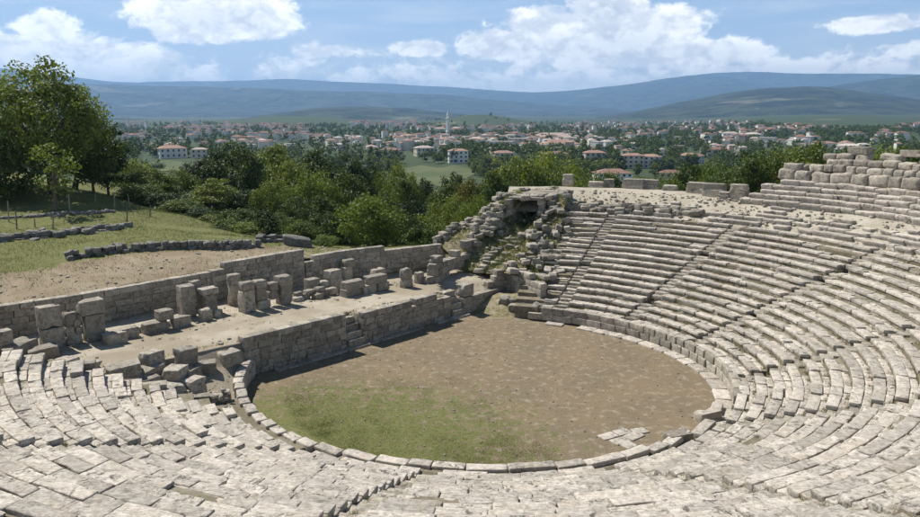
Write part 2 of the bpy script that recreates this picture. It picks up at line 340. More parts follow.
# hills and mountains: skyline read as (photo column, row), placed at a real distance with real depth
def ridge_mat(name, a, b, c):
    m, nt = new_mat(name); pos = nt.add('ShaderNodeNewGeometry').outputs['Position']
    col = nt.mix(nt.ramp(nt.noise(pos, .0045, 8, .68, .3), .42, .58), a, b); col = nt.mix(nt.ramp(nt.noise(pos, .0016, 6, .6, .5), .60, .66), col, c)
    finish(nt, col, 1, nt.noise(pos, .0042, 9, .62, .4), 1.0, 150); return m
M['wooded'] = ridge_mat('wooded_slope', C3(.016, .026, .014), C3(.060, .075, .034), C3(.17, .165, .10))
M['mount'] = ridge_mat('mountain_forest', C3(.014, .022, .016), C3(.060, .07, .04), C3(.14, .14, .085))
def ridge(name, sky, D, front, back, rough, seed, mat, hi_k):
    us = np.arange(sky[0][0], sky[-1][0] + 1, 3.0); vv = np.interp(us, [q[0] for q in sky], [q[1] for q in sky])
    k = np.ones(15)/15; vv = np.convolve(np.pad(vv, 7, mode='edge'), k, 'valid'); vv = vv + waves(seed+90, 20, .02, .5)(us, us*0)*.45
    az = np.arctan((us-460)/FPX/math.cos(PITCH)*1.0); top = EYE + (HZ-vv)/FPX*D
    dep = np.r_[np.linspace(-front, 0, 40), np.linspace(back/12, back, 12)]
    A, Dp = np.meshgrid(az, dep, indexing='ij'); q = np.where(Dp < 0, 1 + Dp/front, 1 - Dp/back); shape = np.sin(np.clip(q, 0, 1)*np.pi/2)**1.25
    rad = (D + Dp)/np.cos(A)**.15; X = rad*np.sin(A); Y = rad*np.cos(A)
    nf = waves(seed, 60, hi_k/12, hi_k); nz = np.abs(nf(X, Y))
    base = -40.0; Hh = top[:, None] - base
    Z = base + Hh*shape*(1 - rough*(1.0 - np.clip(nz, 0, 1.6)/1.6)*np.sin(np.clip(q, 0, 1)*np.pi)**.8) 
    struct(obj(name, mesh(name, np.stack([X, Y, Z], -1).reshape(-1, 3), grid_faces(len(us), len(dep)), mat, True)))
ridge('far_mountains', [(-260, 78), (-60, 74), (0, 75), (40, 77), (90, 83), (140, 86), (200, 85), (280, 81), (350, 84), (420, 86), (500, 91), (545, 93), (590, 90), (640, 83), (680, 78), (715, 75), (760, 76), (800, 79), (850, 79), (920, 82), (1000, 80), (1180, 86)], 16500, 5200, 3500, .62, 11, M['mount'], .005)
ridge('blue_mountains', [(-260, 88), (0, 84), (80, 86), (150, 88), (230, 90), (300, 91), (380, 93), (450, 97), (520, 102), (580, 107), (640, 112), (700, 116)], 10500, 3600, 3000, .66, 12, M['mount'], .006)
ridge('right_far_mountains', [(700, 112), (760, 100), (820, 88), (870, 83), (920, 80), (1000, 84), (1180, 90)], 10000, 3200, 3000, .66, 17, M['mount'], .007)
ridge('green_mountain', [(540, 121), (590, 117), (640, 109), (690, 99), (730, 94), (775, 90), (805, 89), (840, 94), (880, 99), (930, 106), (1000, 112), (1080, 118)], 6800, 2600, 2200, .70, 13, M['wooded'], .009)
ridge('low_green_hills', [(225, 121), (270, 115), (310, 109), (345, 107), (385, 107), (420, 110), (460, 114), (520, 119), (560, 121)], 5400, 1500, 1400, .6, 14, M['wooded'], .014)
ridge('left_green_hills', [(-260, 112), (0, 115), (90, 117), (140, 118), (190, 121), (230, 122)], 5000, 1100, 1200, .4, 15, M['wooded'], .016)

# --- theatre floors
def poly_sheet(name, nr, nth, fr, mat):
    th = np.linspace(-180, 180, nth); V = []
    for a in th:
        for k in range(nr):
            r = fr(a)*k/(nr-1); x, y = PXY(r, a); V.append((x, y, .02*float(wav_near(x, y))*.6))
    struct(obj(name, mesh(name, V, grid_faces(nth, nr), mat, True)))
def orch_r(a):
    if -178 < a < 78: return float(kerb_r(a)) + .6
    return float(np.interp((a % 360), [78, 95, 110, 135, 160, 182], [14.5, 13.0, 10.6, 9.9, 11.2, 12.8]))
def orch_r2(a):
    # stop at the stage wall line (t = 0.2)
    d = np.array([math.cos(R(a)), math.sin(R(a))]); k = float(d @ NB); c0 = float((np.array([CX, CY])-P0) @ NB)
    lim = (0.25-c0)/k if k > 1e-4 else 99
    return min(max(float(kerb_r(a)) + .6 if -180 <= a <= 90 else 16, 3), lim, 22)
poly_sheet('orchestra_ground', 46, 181, orch_r2, M['orchestra'])

th = np.linspace(END_L, 78.0, 620); prof = []
# terraced bed under the seats
def half_stair(r): return math.degrees(.44/r)
def bed():
    V = []; nth = len(th)
    for a in th:
        row = []
        k = float(kerb_r(a))
        zk = float(np.interp(a, [-165, -150, -135, -60, -45, -20, 0], [.70, .58, .40, .30, .20, .0, .0])); row.append((k+.2, -.3)); row.append((k+.2, zk)); row.append((row_r(0, a)+.03, zk+.02))
        for i in range(NROW):
            ra = row_r(i, a); rb = row_r(i+1, a) if i < NROW-1 else 25.9
            row.append((ra+.06, row_z(i, a)-.11)); row.append((rb+.04, row_z(i, a)-.075))
        row.append((25.98, 6.0))
        row.pop()
        for r_, z_ in row:
            if r_ > 12.2 and min(abs(a - q) for q in STAIRS) < half_stair(r_)*1.05: z_ -= .42
            x, y = PXY(r_, a); V.append((x, y, z_ + .018*float(wav_near(x*1.7, y*1.7))))
    n = len(V)//nth
    struct(obj('seating_bed', mesh('seating_bed', V, grid_faces(nth, n)[:, ::-1], M['bed'], False)))
bed()
rd = np.r_[np.linspace(25.6, 33, 40), [33.6, 34.2, 36, 40]]; tdk = np.linspace(-170, 84, 460)
A, Q = np.meshgrid(tdk, rd, indexing='ij'); X, Y = CX + Q*np.cos(np.radians(A)), CY + Q*np.sin(np.radians(A))
Z = deck_z(Q) + wav_near(X, Y)*.07*np.clip((Q-25.8)*2, 0.25, 1) - np.interp(Q, [33, 33.6, 34.2, 36, 40], [0, .6, 1.6, 3.2, 7])
struct(obj('walkway_ground', mesh('walkway_ground', np.stack([X, Y, Z], -1).reshape(-1, 3), grid_faces(len(tdk), len(rd))[:, ::-1], M['deck'], True)))

def stage_z(s, t): return 1.9 - .022*np.clip(s, -8, 20) + .02*np.asarray(wav_near(s, t))*2
def stage_floor():
    ss = np.linspace(-34, 23.5, 300); k = np.r_[0, np.linspace(0, 1, 43)]; S = np.repeat(ss[:, None], 44, 1)
    t0 = np.interp(ss, [-34, -17, -14, 20.5, 23.5], [-14, -9.0, .15, .15, .6]); t1 = t_wall(ss) + .1
    t0 = np.where(((ss > 5.75) & (ss < 7.05)) | ((ss > 14.95) & (ss < 16.15)), .95, t0); t0 = np.where((ss < -.5) & (ss > -14), .22, t0)
    T = t0[:, None] + (t1-t0)[:, None]*k[None]; X = P0[0]+ES[0]*S+NB[0]*T; Y = P0[1]+ES[1]*S+NB[1]*T
    Z = stage_z(S, T) - np.where(S < -14, np.clip(.4-T, 0, 8)*.3, 0)
    r = np.hypot(X-CX, Y-CY); a = np.degrees(np.arctan2(Y-CY, X-CX))
    a = np.where(a > 100, a-360, a); k = (a > END_L-1.5) & (r < 34)
    Z = np.where(k, np.minimum(Z, z_cavea(X, Y)-.9), Z); Z[:, 0] = -.6
    struct(obj('stage_ground', mesh('stage_ground', np.stack([X, Y, Z], -1).reshape(-1, 3), grid_faces(300, 44), M['sand'], True)))
stage_floor()
def left_z(x, y):
    s_, t_ = map(float, to_st(x, y)); a = math.degrees(math.atan2(y-CY, x-CX)); a = a-360 if a > 90 else a; k = float(kerb_r(a)) + .38; r_ = math.hypot(x-CX, y-CY)
    z = float(np.interp(t_, [-5, -2.5, -.6, .22], [.55, .78, 1.2, 1.87])) + .05*float(wav_near(x*2, y*2)) - .25*math.exp(-((r_-k)/.5)**2)
    if a > END_L: z = min(z, float(z_cavea(np.array(x), np.array(y))) - .35)
    return min(z, float(stage_z(s_, t_)) - .03) if t_ > .15 else z
def left_entrance():
    tt = np.linspace(END_L + 3.0, -186.0, 70); V = []
    for a in tt:
        k = float(kerb_r(a)) + .38
        for jr, r_ in enumerate(k + (27-k)*np.r_[0, np.linspace(0, 1, 59)**1.4]):
            x, y = PXY(r_, a); s_, t_ = map(float, to_st(x, y))
            V.append((x, y, left_z(x, y) if jr else -.5))
    struct(obj('entrance_ground', mesh('entrance_ground', V, grid_faces(70, 60), M['sand'], True)))
left_entrance()

# ------------------------------------------------------------------ stone prototypes
def make_block(dims, n, rad, rough, chips, seed, mat, nose=0.0):
    lx, ly, lz = dims; g = random.Random(seed); off = Vector((g.uniform(-50, 50), g.uniform(-50, 50), g.uniform(-50, 50)))
    def lines(L, k):
        h = L/2; e = min(rad*1.1, h*.6)
        return [-h, -h+e] + [(-h+e) + (2*h-2*e)*(q+1)/(k-1) for q in range(k-2)] + [h-e, h] if k > 1 else [-h, -h+e, h-e, h]
    ax = [lines(lx, n[0]), lines(ly, n[1]), lines(lz, n[2])]; N = [len(a) for a in ax]; idx = {}; V = []
    def vid(i, j, k):
        if (i, j, k) not in idx: idx[(i, j, k)] = len(V); V.append(Vector((ax[0][i], ax[1][j], ax[2][k])))
        return idx[(i, j, k)]
    F = []
    for i in range(N[0]-1):
        for j in range(N[1]-1):
            F.append((vid(i, j, 0), vid(i, j+1, 0), vid(i+1, j+1, 0), vid(i+1, j, 0))); k = N[2]-1
            F.append((vid(i, j, k), vid(i+1, j, k), vid(i+1, j+1, k), vid(i, j+1, k)))
    for i in range(N[0]-1):
        for k in range(N[2]-1):
            F.append((vid(i, 0, k), vid(i+1, 0, k), vid(i+1, 0, k+1), vid(i, 0, k+1))); j = N[1]-1
            F.append((vid(i, j, k), vid(i, j, k+1), vid(i+1, j, k+1), vid(i+1, j, k)))
    for j in range(N[1]-1):
        for k in range(N[2]-1):
            F.append((vid(0, j, k), vid(0, j, k+1), vid(0, j+1, k+1), vid(0, j+1, k))); i = N[0]-1
            F.append((vid(i, j, k), vid(i, j+1, k), vid(i, j+1, k+1), vid(i, j, k+1)))
    hd = Vector((lx/2, ly/2, lz/2)); cs = []
    for c in range(chips):
        s = [g.choice((-1, 1)) for _ in range(3)]; free = g.randrange(3)
        p = Vector([hd[q]*s[q] if q != free else g.uniform(-hd[q], hd[q]) for q in range(3)]); cs.append((p, g.uniform(.5, 1.3)*min(lz, ly)*.30))
    out = []
    for p in V:
        rv = rad*(1 + .9*mnoise.noise(p*2.2 + off)); rv = max(rad*.3, rv)
        inner = Vector([max(-hd[q]+rv, min(hd[q]-rv, p[q])) if hd[q] > rv else 0 for q in range(3)]); d = p-inner
        w = inner + d.normalized()*rv if d.length > rv else p.copy()
        w += mnoise.noise_vector(p*1.5 + off)*rough*1.2 + mnoise.noise_vector(p*4.5 + off)*rough*.6 + mnoise.noise_vector(p*11 + off)*rough*.3
        for c, q in cs:
            dd = (w-c).length
            if dd < q: w += (-(c.normalized()))*(q-dd)*.55
        if nose and p.y > hd.y*.25: w.y -= nose*max(0, min(1, (lz*.16 - p.z)/(lz*.12)))
        out.append(w)
    return mesh('stone', [tuple(v) for v in out], F, mat, True)
PR = {}
def protos(key, cnt, dims, n, rad, rough, chips, mat, nose=0.0): PR[key] = ([make_block(dims, n, rad, rough, chips, sum(map(ord, key))*31+i, M[mat], nose) for i in range(cnt)], dims)
protos('seat', 16, (1.4, .64, .42), (6, 4, 5), .026, .012, 2, 'seat', .07)
protos('bench', 16, (1.4, .46, .17), (8, 3, 2), .022, .010, 2, 'seat')
protos('riser', 14, (.6, .30, .28), (3, 2, 2), .016, .010, 2, 'ashlar')
protos('foot_fine', 12, (.9, .32, .30), (14, 6, 4), .026, .014, 3, 'seat')
protos('slab', 8, (1.2, .6, .3), (5, 4, 2), .03, .014, 2, 'seat')
protos('seat_fine', 16, (1.3, .46, .42), (24, 9, 7), .026, .016, 4, 'seat', .05)
protos('step', 8, (.8, .5, .3), (4, 3, 2), .03, .016, 2, 'ashlar')
protos('ashlar', 14, (.9, .5, .42), (5, 3, 3), .022, .014, 2, 'ashlar')
protos('pier', 10, (.9, .8, .9), (8, 7, 8), .022, .014, 4, 'ashlar')
protos('boulder', 8, (1.25, .9, .75), (6, 5, 4), .15, .055, 4, 'ashlar')
protos('rubble', 14, (.6, .45, .32), (3, 3, 2), .045, .060, 3, 'rubble')
protos('rock', 10, (.8, .55, .4), (4, 3, 3), .06, .09, 3, 'rock')
protos('kerb', 8, (1.1, .42, .55), (6, 3, 3), .04, .014, 2, 'seat')
cnt_seed = random.Random(99)
def stone(key, parent, loc, rz, dims, name='stone_block', tilt=.012, base=None):
    ms, d = PR[key]; me = cnt_seed.choice(ms); b = parent.location if parent is not None else (0, 0, 0)
    flip = 0 if key in ('seat', 'seat_fine') else cnt_seed.choice((0, math.pi))
    return obj(name, me, parent, (loc[0]-b[0], loc[1]-b[1], loc[2]-b[2]), (cnt_seed.gauss(0, tilt), cnt_seed.gauss(0, tilt), rz+flip), (dims[0]/d[0], dims[1]/d[1], dims[2]/d[2]))

# ------------------------------------------------------------------ seating wedges and stairways
g = random.Random(5)
edges = [END_R] + STAIRS + [END_L]; ORD = ['first', 'second', 'third', 'fourth', 'fifth', 'sixth', 'seventh', 'eighth', 'last']
def half_stair(r): return math.degrees(.44/r)
wl = ['crumbling wedge of broken stone seats right beside the vaulted passage'] + \
     [f'{ORD[k]} wedge of stone seats counted from the vaulted passage' for k in range(1, 8)] + ['wedge of stone seats ending at the loose blocks beside the stage']
for w in range(len(edges)-1):
    a1, a0 = edges[w], edges[w+1]; am = (a0+a1)/2
    root = thing('seating_wedge', wl[w], 'stone seating', (*PXY(18, am), 0), 0, 'wedges of the seating bowl')
    imax = NROW
    near = am < -40; fine = am < -30; end_w = w == len(edges)-2
    def course(i, kind, Lr, dep, h, off, dtop, key, miss, tl):
        rf = row_r(i, am); h0 = half_stair(rf); lo, hi = spans[i]; a = lo + (g.uniform(-.3, 0) if kind != 'seat_stone' else 0)
        while a < hi - .3:
            L = g.uniform(*Lr); da = math.degrees(L/rf)
            if hi - (a+da) < math.degrees(.35/rf): da = hi - a
            s0 = max(a, lo); mid = (s0 + a + da)/2; L = R(a+da-s0)*rf; a += da
            if L < .12 or g.random() < miss: continue
            wob = mnoise.noise(Vector((mid*.16, i*.45, 1.7))); wob2 = mnoise.noise(Vector((mid*.22, i*.6, 9.1)))
            dz = g.gauss(0, .007) + .05*wob - (g.uniform(.03, .10) if g.random() < .04 else 0); rr_ = row_r(i, mid) + off + .06*wob2 + g.gauss(0, .010)
            if kind == 'seat_stone' and am < -120 and g.random() < .06: dz += g.uniform(.08, .2)
            if w == 0: dz += g.uniform(-.12, .06); rr_ += g.uniform(-.1, .15)
            d = dep*g.uniform(.94, 1.04); x, y = PXY(rr_ + d/2, mid)
            stone(key, root, (x, y, row_z(i, mid) - dtop - h/2 + dz), R(mid) + math.pi/2 + g.gauss(0, .006 if w else .05), (L*g.uniform(.988, 1.0), d, h), kind, tl if w else .03)
    spans = []
    for i in range(NROW):
        h0 = half_stair(row_r(i, am)); lo = a0 + (h0 if not end_w else g.uniform(0, 1.6) + (3.0 if i < 3 else 0)); hi = a1 - (h0 if w > 0 else g.uniform(0, 2.5) + max(0, 8-i)*.55)
        spans.append((lo, min(hi, 74) if w == 0 else hi))
    for i in range(NROW):
        miss = .006 if near else .02
        if w == 0: miss = .08
        if 45 < am and i > 12: miss += .16
        elif am > -20 and i >= 15: miss += .10
        if fine:
            course(i, 'seat_stone', (.9, 1.9), .455, .44, 0, 0, 'seat_fine', miss, .004); course(i, 'foot_slab', (.7, 1.6), .335, .30, .455, .014, 'foot_fine', .015, .008)
        else:
            course(i, 'seat_stone', (.9, 1.9), .46, .17, 0, 0, 'bench', miss, .006); course(i, 'foot_slab', (.7, 1.5), .30, .25, .475, .03, 'slab', .06, .008)
            course(i, 'riser_block', (.4, .85), .30, .28, .055, .165, 'riser', miss*.5, .005)
for k, a in enumerate(STAIRS):
    root = thing('stairway', f'narrow radial stone stairway, {ORD[k]} one counted from the vaulted passage' if k else 'narrow radial stairway bordering the crumbling wedge of broken seats', 'stairway', (*PXY(18, a), 0), 0, 'radial stairways of the seating bowl')
    for i in range(NROW):
        for hstep in (0, 1):
            r_ = row_r(i, a) + (.02 if hstep == 0 else .40) - .30; zt = row_z(i, a) - DZ*(.98 if hstep == 0 else .5) - .02
            if g.random() < .06: continue
            x, y = PXY(r_ + .28, a)
            stone('step', root, (x, y, zt - .13 + g.gauss(0, .012)), R(a) + math.pi/2 + g.gauss(0, .02), (.86*g.uniform(.93, 1.0), .44, .28), 'step')

# podium wall below the first row (right half) and gutter paving
root = thing('podium_wall', 'low curved wall of squared blocks below the front seats', 'wall', (*PXY(12.2, 28), 0))
for c in range(2):
    a = -24 + g.uniform(0, 2)
    while a < 72:
        L = g.uniform(.7, 1.25); da = math.degrees(L/12.2); mid = a+da/2; a += da
        if mid > 62 and c == 1 and g.random() < .3: continue
        r_ = row_r(0, mid) - .10 + (0.04*c) + g.gauss(0, .01); x, y = PXY(r_ + .02, mid)
        stone('ashlar', root, (x, y, .07 + .235 + c*.43), R(mid)+math.pi/2, (L*.985, .42, .45 if c == 0 else .43), 'stone_block', .006)
root = thing('gutter_paving', 'curved strip of pale paving slabs at the foot of the podium', 'paving', (*PXY(11.7, 28), 0))
a = -30
while a < 68:
    L = g.uniform(.8, 1.4); da = math.degrees(L/11.6); mid = a+da/2; a += da
    r0_ = float(kerb_r(mid)); w_ = row_r(0, mid) - .2 - r0_
    if g.random() < .06: continue
    x, y = PXY(r0_ + w_/2 - .02, mid); stone('slab', root, (x, y, -.02 + g.gauss(0, .012)), R(mid)+math.pi/2, (L*.98, w_*g.uniform(.9, 1.05), .24), 'paving_slab', .01)
# orchestra kerb
root = thing('orchestra_kerb', 'curved kerb of upright pale stones rimming the grassy orchestra', 'kerb', (*PXY(11, -90), 0))
a = -186
while a < -24:
    rk = float(kerb_r(a)); L = g.uniform(.9, 1.9) if a > -130 else g.uniform(.65, 1.05); da = math.degrees(L/rk); mid = a+da/2; a += da
    if -79.5 < mid < -75.0: continue
    top = float(np.interp(mid, [-186, -168, -150, -135, -60, -45, -20], [1.05, .98, .74, .54, .46, .40, .34])) + g.gauss(0, .018)
    if mid > -48 and g.random() < .3: continue
    x, y = PXY(rk + .2 + (g.gauss(0, .02) if mid < -50 else g.gauss(0, .08)), mid)
    stone('kerb', root, (x, y, top/2 - .05), R(mid)+math.pi/2 + (0 if mid < -50 else g.gauss(0, .06)), (L*1.0, .50, top+.1), 'kerb_stone', .006)

# ------------------------------------------------------------------ walls of coursed blocks
def wall(name, label, cat, pts, base, top, thick, course, blen, key='ashlar', ragged=.25, closed=False, side=0.0, miss=.0, tilt=.008, jit=.012, group=None):
    """pts: plan polyline; base/top: functions of arc length 0..1"""
    P = np.array(pts, float); seg = np.linalg.norm(np.diff(P, axis=0), axis=1); cum = np.r_[0, np.cumsum(seg)]; Ltot = cum[-1]
    mid = (np.interp(Ltot/2, cum, P[:, 0]), np.interp(Ltot/2, cum, P[:, 1]))
    root = thing(name, label, cat, (mid[0], mid[1], base(.5)), 0, group)
    zmin = min(base(q/20) for q in range(21)); zmax = max(top(q/20) for q in range(21)); c = 0; z = zmin
    while z < zmax - course*.3:
        h = course*g.uniform(.88, 1.12); s = -g.uniform(0, blen*.5) if c % 2 else 0.0
        while s < Ltot - .05:
            L = blen*g.uniform(.6, 1.35); s1 = min(s+L, Ltot); s0 = max(s, 0)
            if Ltot - s1 < blen*.3: s1 = Ltot
            s = s1
            L = s1-s0
            if L < .12: continue
            q = (s0+s1)/2/Ltot; tz = top(q); bz = base(q)
            if z + h*.55 > tz or z + h < bz - .1: continue
            last = z + h*1.4 > tz
            if last and g.random() < ragged: continue
            if g.random() < miss: continue
            m_ = (s0+s1)/2; x = np.interp(m_, cum, P[:, 0]); y = np.interp(m_, cum, P[:, 1]); k = min(np.searchsorted(cum, m_, 'right')-1, len(seg)-1); d = (P[k+1]-P[k])/seg[k]
            n = np.array([-d[1], d[0]]); o = g.gauss(0, jit) + side
            stone(key, root, (x+n[0]*o, y+n[1]*o, z + h/2), math.atan2(d[1], d[0]) + g.gauss(0, .01), (L*.99, thick*g.uniform(.94, 1.06), h*.992), 'stone_block', tilt)
        z += h; c += 1
    return root
def S(*a): return [SXY(s, t) for s, t in a]
def lin(a, b): return lambda q: a + (b-a)*q
wall('end_wall', 'retaining wall closing the seat rows beside the tumbled blocks', 'wall', [PXY(12.9, END_L-.8), PXY(25.6, END_L-.4)], lin(.6, 1.2), lambda q: .75 + q*12.7*.375, .6, .45, .95, ragged=.4, tilt=.03, jit=.05)
root = thing('ruined_tier', 'broken remains of upper seat rows sunk in the sandy walkway', 'stone seating', (*PXY(26.5, 20), 6))
for i, (rr_, ms) in enumerate(((25.9, .10), (26.7, .16), (27.5, .30), (28.3, .55), (29.1, .80))):
    a = -30.0
    while a < 62:
        L = g.uniform(.7, 1.7); da = math.degrees(L/rr_); mid = a+da/2; a += da
        if g.random() < ms + (.35 if mid > 42 else 0): continue
        x, y = PXY(rr_ + .3 + g.gauss(0, .06), mid); stone('seat', root, (x, y, float(deck_z(rr_+.3)) + g.uniform(-.02, .06)), R(mid)+math.pi/2 + g.gauss(0, .05), (L*.97, g.uniform(.45, .7), .42), 'seat_stone', .03)
# stage front, in three stretches with two little stairs between them
wall('stage_front_wall', 'long front wall of the stage joining the end of the kerb', 'wall', S((-1.0, .25), (5.7, .0)), lin(-.1, -.1), lambda q: 2.28 - .12*q, .6, .40, .75, ragged=.12)
wall('stage_front_wall', 'middle stretch of the stage front wall between two small stairs', 'wall', S((7.1, .0), (14.9, .05)), lin(-.1, -.1), lambda q: 2.08 - .30*q + .12*math.sin(q*19), .6, .40, .65, ragged=.35)
wall('stage_front_wall', 'short stretch of stage front wall with a square block on top', 'wall', S((16.2, .05), (20.4, .1)), lin(-.1, -.1), lambda q: 1.30 - .06*q, .55, .44, .75, ragged=.0)
for (s0, s1, n, lab) in ((5.75, 7.05, 4, 'small stone stair through the stage front beside the long wall'), (14.95, 16.15, 4, 'small stone stair through the stage front beside the square block')):
    root = thing('stage_stair', lab, 'stairs', (*SXY((s0+s1)/2, .3), 0))
    for k in range(n+1):
        zt = .12 + k*.38; x, y = SXY((s0+s1)/2, -.55 + k*.32); stone('pier', root, (x, y, zt-.24), STAGE_ROT, ((s1-s0)*(.98 if k else 1.35), .5, .5), 'step', .01)
# ledge slabs at the foot of the stage front
root = thing('foot_ledge', 'low ledge of worn slabs at the foot of the stage front', 'ledge', (*SXY(8, -.5), 0))
s = .6
while s < 16:
    L = g.uniform(.8, 1.6)
    if g.random() < .55: x, y = SXY(s+L/2, -.48); stone('pier', root, (x, y, -.05), STAGE_ROT, (L*.98, .5, .26), 'slab', .02)
    s += L
# retaining wall behind the stage
zb = lambda q: 1.55
wall('retaining_wall', 'left stretch of the low dark wall holding back the dirt terrace', 'wall', S((-26, 10.7), (-9.5, 10.2), (-5.8, 9.7), (2.6, 9.75)), zb, lambda q: 3.95 - .05*q, .55, .40, .95, ragged=.03)
wall('retaining_wall', 'taller stretch of wall behind the stage with a stepped top', 'wall', S((2.5, 9.6), (9.8, 9.75)), zb, lambda q: 4.30 if q > .12 else 4.0, .6, .38, .85, ragged=.05)
wall('retaining_wall', 'right stretch of the wall behind the stage ending at the ruined mound', 'wall', S((9.9, 9.7), (13.4, 9.7), (22.4, 7.6)), zb, lambda q: 3.85 - .55*q, .55, .36, .75, ragged=.25)

# ------------------------------------------------------------------ piers and pieces of the stage building
def pier(name, label, cat, s, t, parts, group=None, rz=0.0):
    """parts: (ds, dt, dz, length, depth, height, key)"""
    z = float(stage_z(s, t)); x, y = SXY(s, t); root = thing(name, label, cat, (x, y, z), 0, group)
    for (ds, dt, dz, L, D, Hh, key) in parts:
        px, py = SXY(s+ds, t+dt); stone(key, root, (px, py, z + dz + Hh/2 - .05), STAGE_ROT + rz + g.gauss(0, .03), (L*.80, D*.80, Hh*.93 + .03), 'stone_block', .015)
    return root
pier('stone_pier', 'two-block square pier with a low sill, first of the stage piers', 'pier', -8.3, 6.2, [(0, 0, 0, 1.3, .9, 1.15, 'pier'), (-.05, 0, 1.15, 1.25, .85, 1.15, 'pier')])
pier('rubble_infill', 'broken rubble infill wedged between two square piers', 'rubble', -7.35, 6.1, [(0, 0, 0, 1.0, .8, .55, 'boulder'), (-.15, 0, .5, .55, .6, .55, 'boulder'), (.3, 0, .5, .5, .6, .45, 'boulder'), (.0, .05, 1.0, .85, .7, .75, 'boulder'), (.2, -.1, .95, .4, .5, .4, 'rubble')])
pier('stone_pier', 'square pier capped by a long overhanging block beside rubble infill', 'pier', -6.3, 6.0, [(0, 0, 0, 1.2, .9, 1.55, 'pier'), (-.05, 0, 1.55, 1.5, .95, .75, 'pier')])
pier('stone_pier', 'squat pier of two blocks where the retaining wall leaves the picture', 'pier', -10.6, 6.2, [(0, 0, 0, 1.6, 1.0, .75, 'pier'), (-.1, .1, .72, 1.4, .9, .75, 'pier')])
pier('loose_block', 'low flat block lying in front of the square piers', 'stone block', -5.7, 4.9, [(0, 0, 0, 1.35, .9, .62, 'pier')])
r_ = pier('low_wall', 'low wall of three long blocks with a cube block on it', 'wall', -3.3, 5.5, [(-1.7, 0, 0, 1.9, .75, .66, 'pier'), (.1, 0, 0, 1.7, .75, .64, 'pier'), (1.6, .05, 0, 1.3, .75, .66, 'pier'), (-.2, .7, -.05, 4.8, .6, .4, 'pier')])
pier('loose_block', 'cube block resting on the low wall of long blocks', 'stone block', -2.6, 5.6, [(0, 0, .64, 1.05, .8, .55, 'pier')])
pier('stone_pier', 'tall single-block pier behind the end of the low wall', 'pier', -.5, 7.0, [(0, 0, 0, 1.15, .9, 2.05, 'pier'), (.9, .6, 0, .7, .7, 2.1, 'pier')])
pier('stone_pier', 'pier with a projecting moulded capital', 'pier', .75, 6.7, [(0, 0, 0, .95, .75, 1.35, 'pier'), (0, 0, 1.32, 1.3, .85, .36, 'pier'), (.1, -.05, -.05, 1.3, 1.0, .35, 'pier')])
pier('loose_block', 'pair of small blocks at the foot of the moulded pier', 'stone block', -.1, 5.6, [(0, 0, 0, .8, .7, .75, 'pier'), (.75, .1, 0, .5, .5, .5, 'pier')])
pier('stone_pier', 'pale rounded upright slab standing alone before the taller wall', 'pier', 2.9, 7.4, [(0, 0, 0, .85, .7, 1.75, 'pier'), (0, 0, 1.65, .95, .72, .45, 'boulder')])
pier('arched_pier', 'wide block of masonry with rounded top corners and broken centre', 'pier', 3.9, 5.4, [(-1.35, 0, 0, 1.0, .9, 1.45, 'pier'), (-1.3, 0, 1.4, 1.05, .9, .55, 'boulder'), (-.3, 0, 0, 1.1, .8, .6, 'pier'), (-.35, .05, .55, 1.0, .7, .45, 'boulder'), (-.45, .02, .95, .9, .75, .5, 'boulder'), (-.4, 0, 1.4, 1.0, .8, .5, 'boulder'), (.5, .05, .5, .8, .7, .55, 'boulder'), (.55, 0, 1.0, .8, .7, .6, 'boulder'), (1.35, 0, 0, 1.0, .9, 1.3, 'pier'), (1.35, 0, 1.25, 1.15, .95, .65, 'pier')])
pier('rubble_heap', 'heap of broken flat stones between two masonry piers', 'rubble', 7.6, 5.6, [(-1.2, 0, 0, .9, .7, .4, 'boulder'), (-.4, .3, 0, .8, .6, .45, 'boulder'), (.3, -.2, 0, .9, .7, .4, 'boulder'), (1.0, .2, 0, .8, .7, .5, 'boulder'), (-.1, .2, .38, .8, .6, .3, 'rubble'), (.7, .1, .4, .8, .6, .3, 'rubble'), (-.9, .3, .36, .7, .5, .28, 'rubble'), (1.7, .1, 0, .8, .7, .5, 'boulder')])
pier('stone_pier', 'low upright block beside the heap of flat stones', 'pier', 8.4, 6.7, [(0, 0, 0, 1.1, .8, 1.2, 'pier')])
pier('stone_pier', 'broken two-block pier leaning over the heap of flat stones', 'pier', 10.2, 6.6, [(0, 0, 0, 1.3, .9, 1.0, 'pier'), (-.05, .05, .95, 1.25, .9, .65, 'pier'), (-1.0, -.1, .4, .9, .8, .6, 'boulder')])
pier('low_wall', 'long low wall of smooth blocks on the stage', 'wall', 11.3, 4.6, [(-1.3, 0, 0, 1.5, .9, .6, 'pier'), (.2, 0, 0, 1.5, .9, .62, 'pier'), (1.5, 0, 0, 1.2, .9, .6, 'pier'), (-1.0, .02, .57, 2.0, .88, .55, 'pier'), (1.0, .02, .58, 2.1, .88, .58, 'pier')])
pier('loose_block', 'square block standing behind the long low wall', 'stone block', 14.2, 6.5, [(0, 0, 0, 1.2, .9, 1.2, 'pier')])
pier('stone_pier', 'weathered upright block set against the wall behind the stage', 'pier', 13.0, 8.7, [(0, 0, 0, .9, .7, 1.2, 'pier'), (.2, 0, 1.1, 1.1, .8, .6, 'boulder')])
pier('stone_pier', 'small eroded pier of two blocks standing alone on the dust', 'pier', 14.9, 4.2, [(0, 0, 0, 1.1, .8, .7, 'boulder'), (-.05, 0, .62, 1.0, .8, .85, 'boulder')])
pier('loose_block', 'two small blocks near the rough wall end', 'stone block', 16.7, 4.2, [(-.2, .3, 0, .7, .6, .9, 'pier'), (.35, -.2, 0, 1.2, .7, .55, 'pier')])
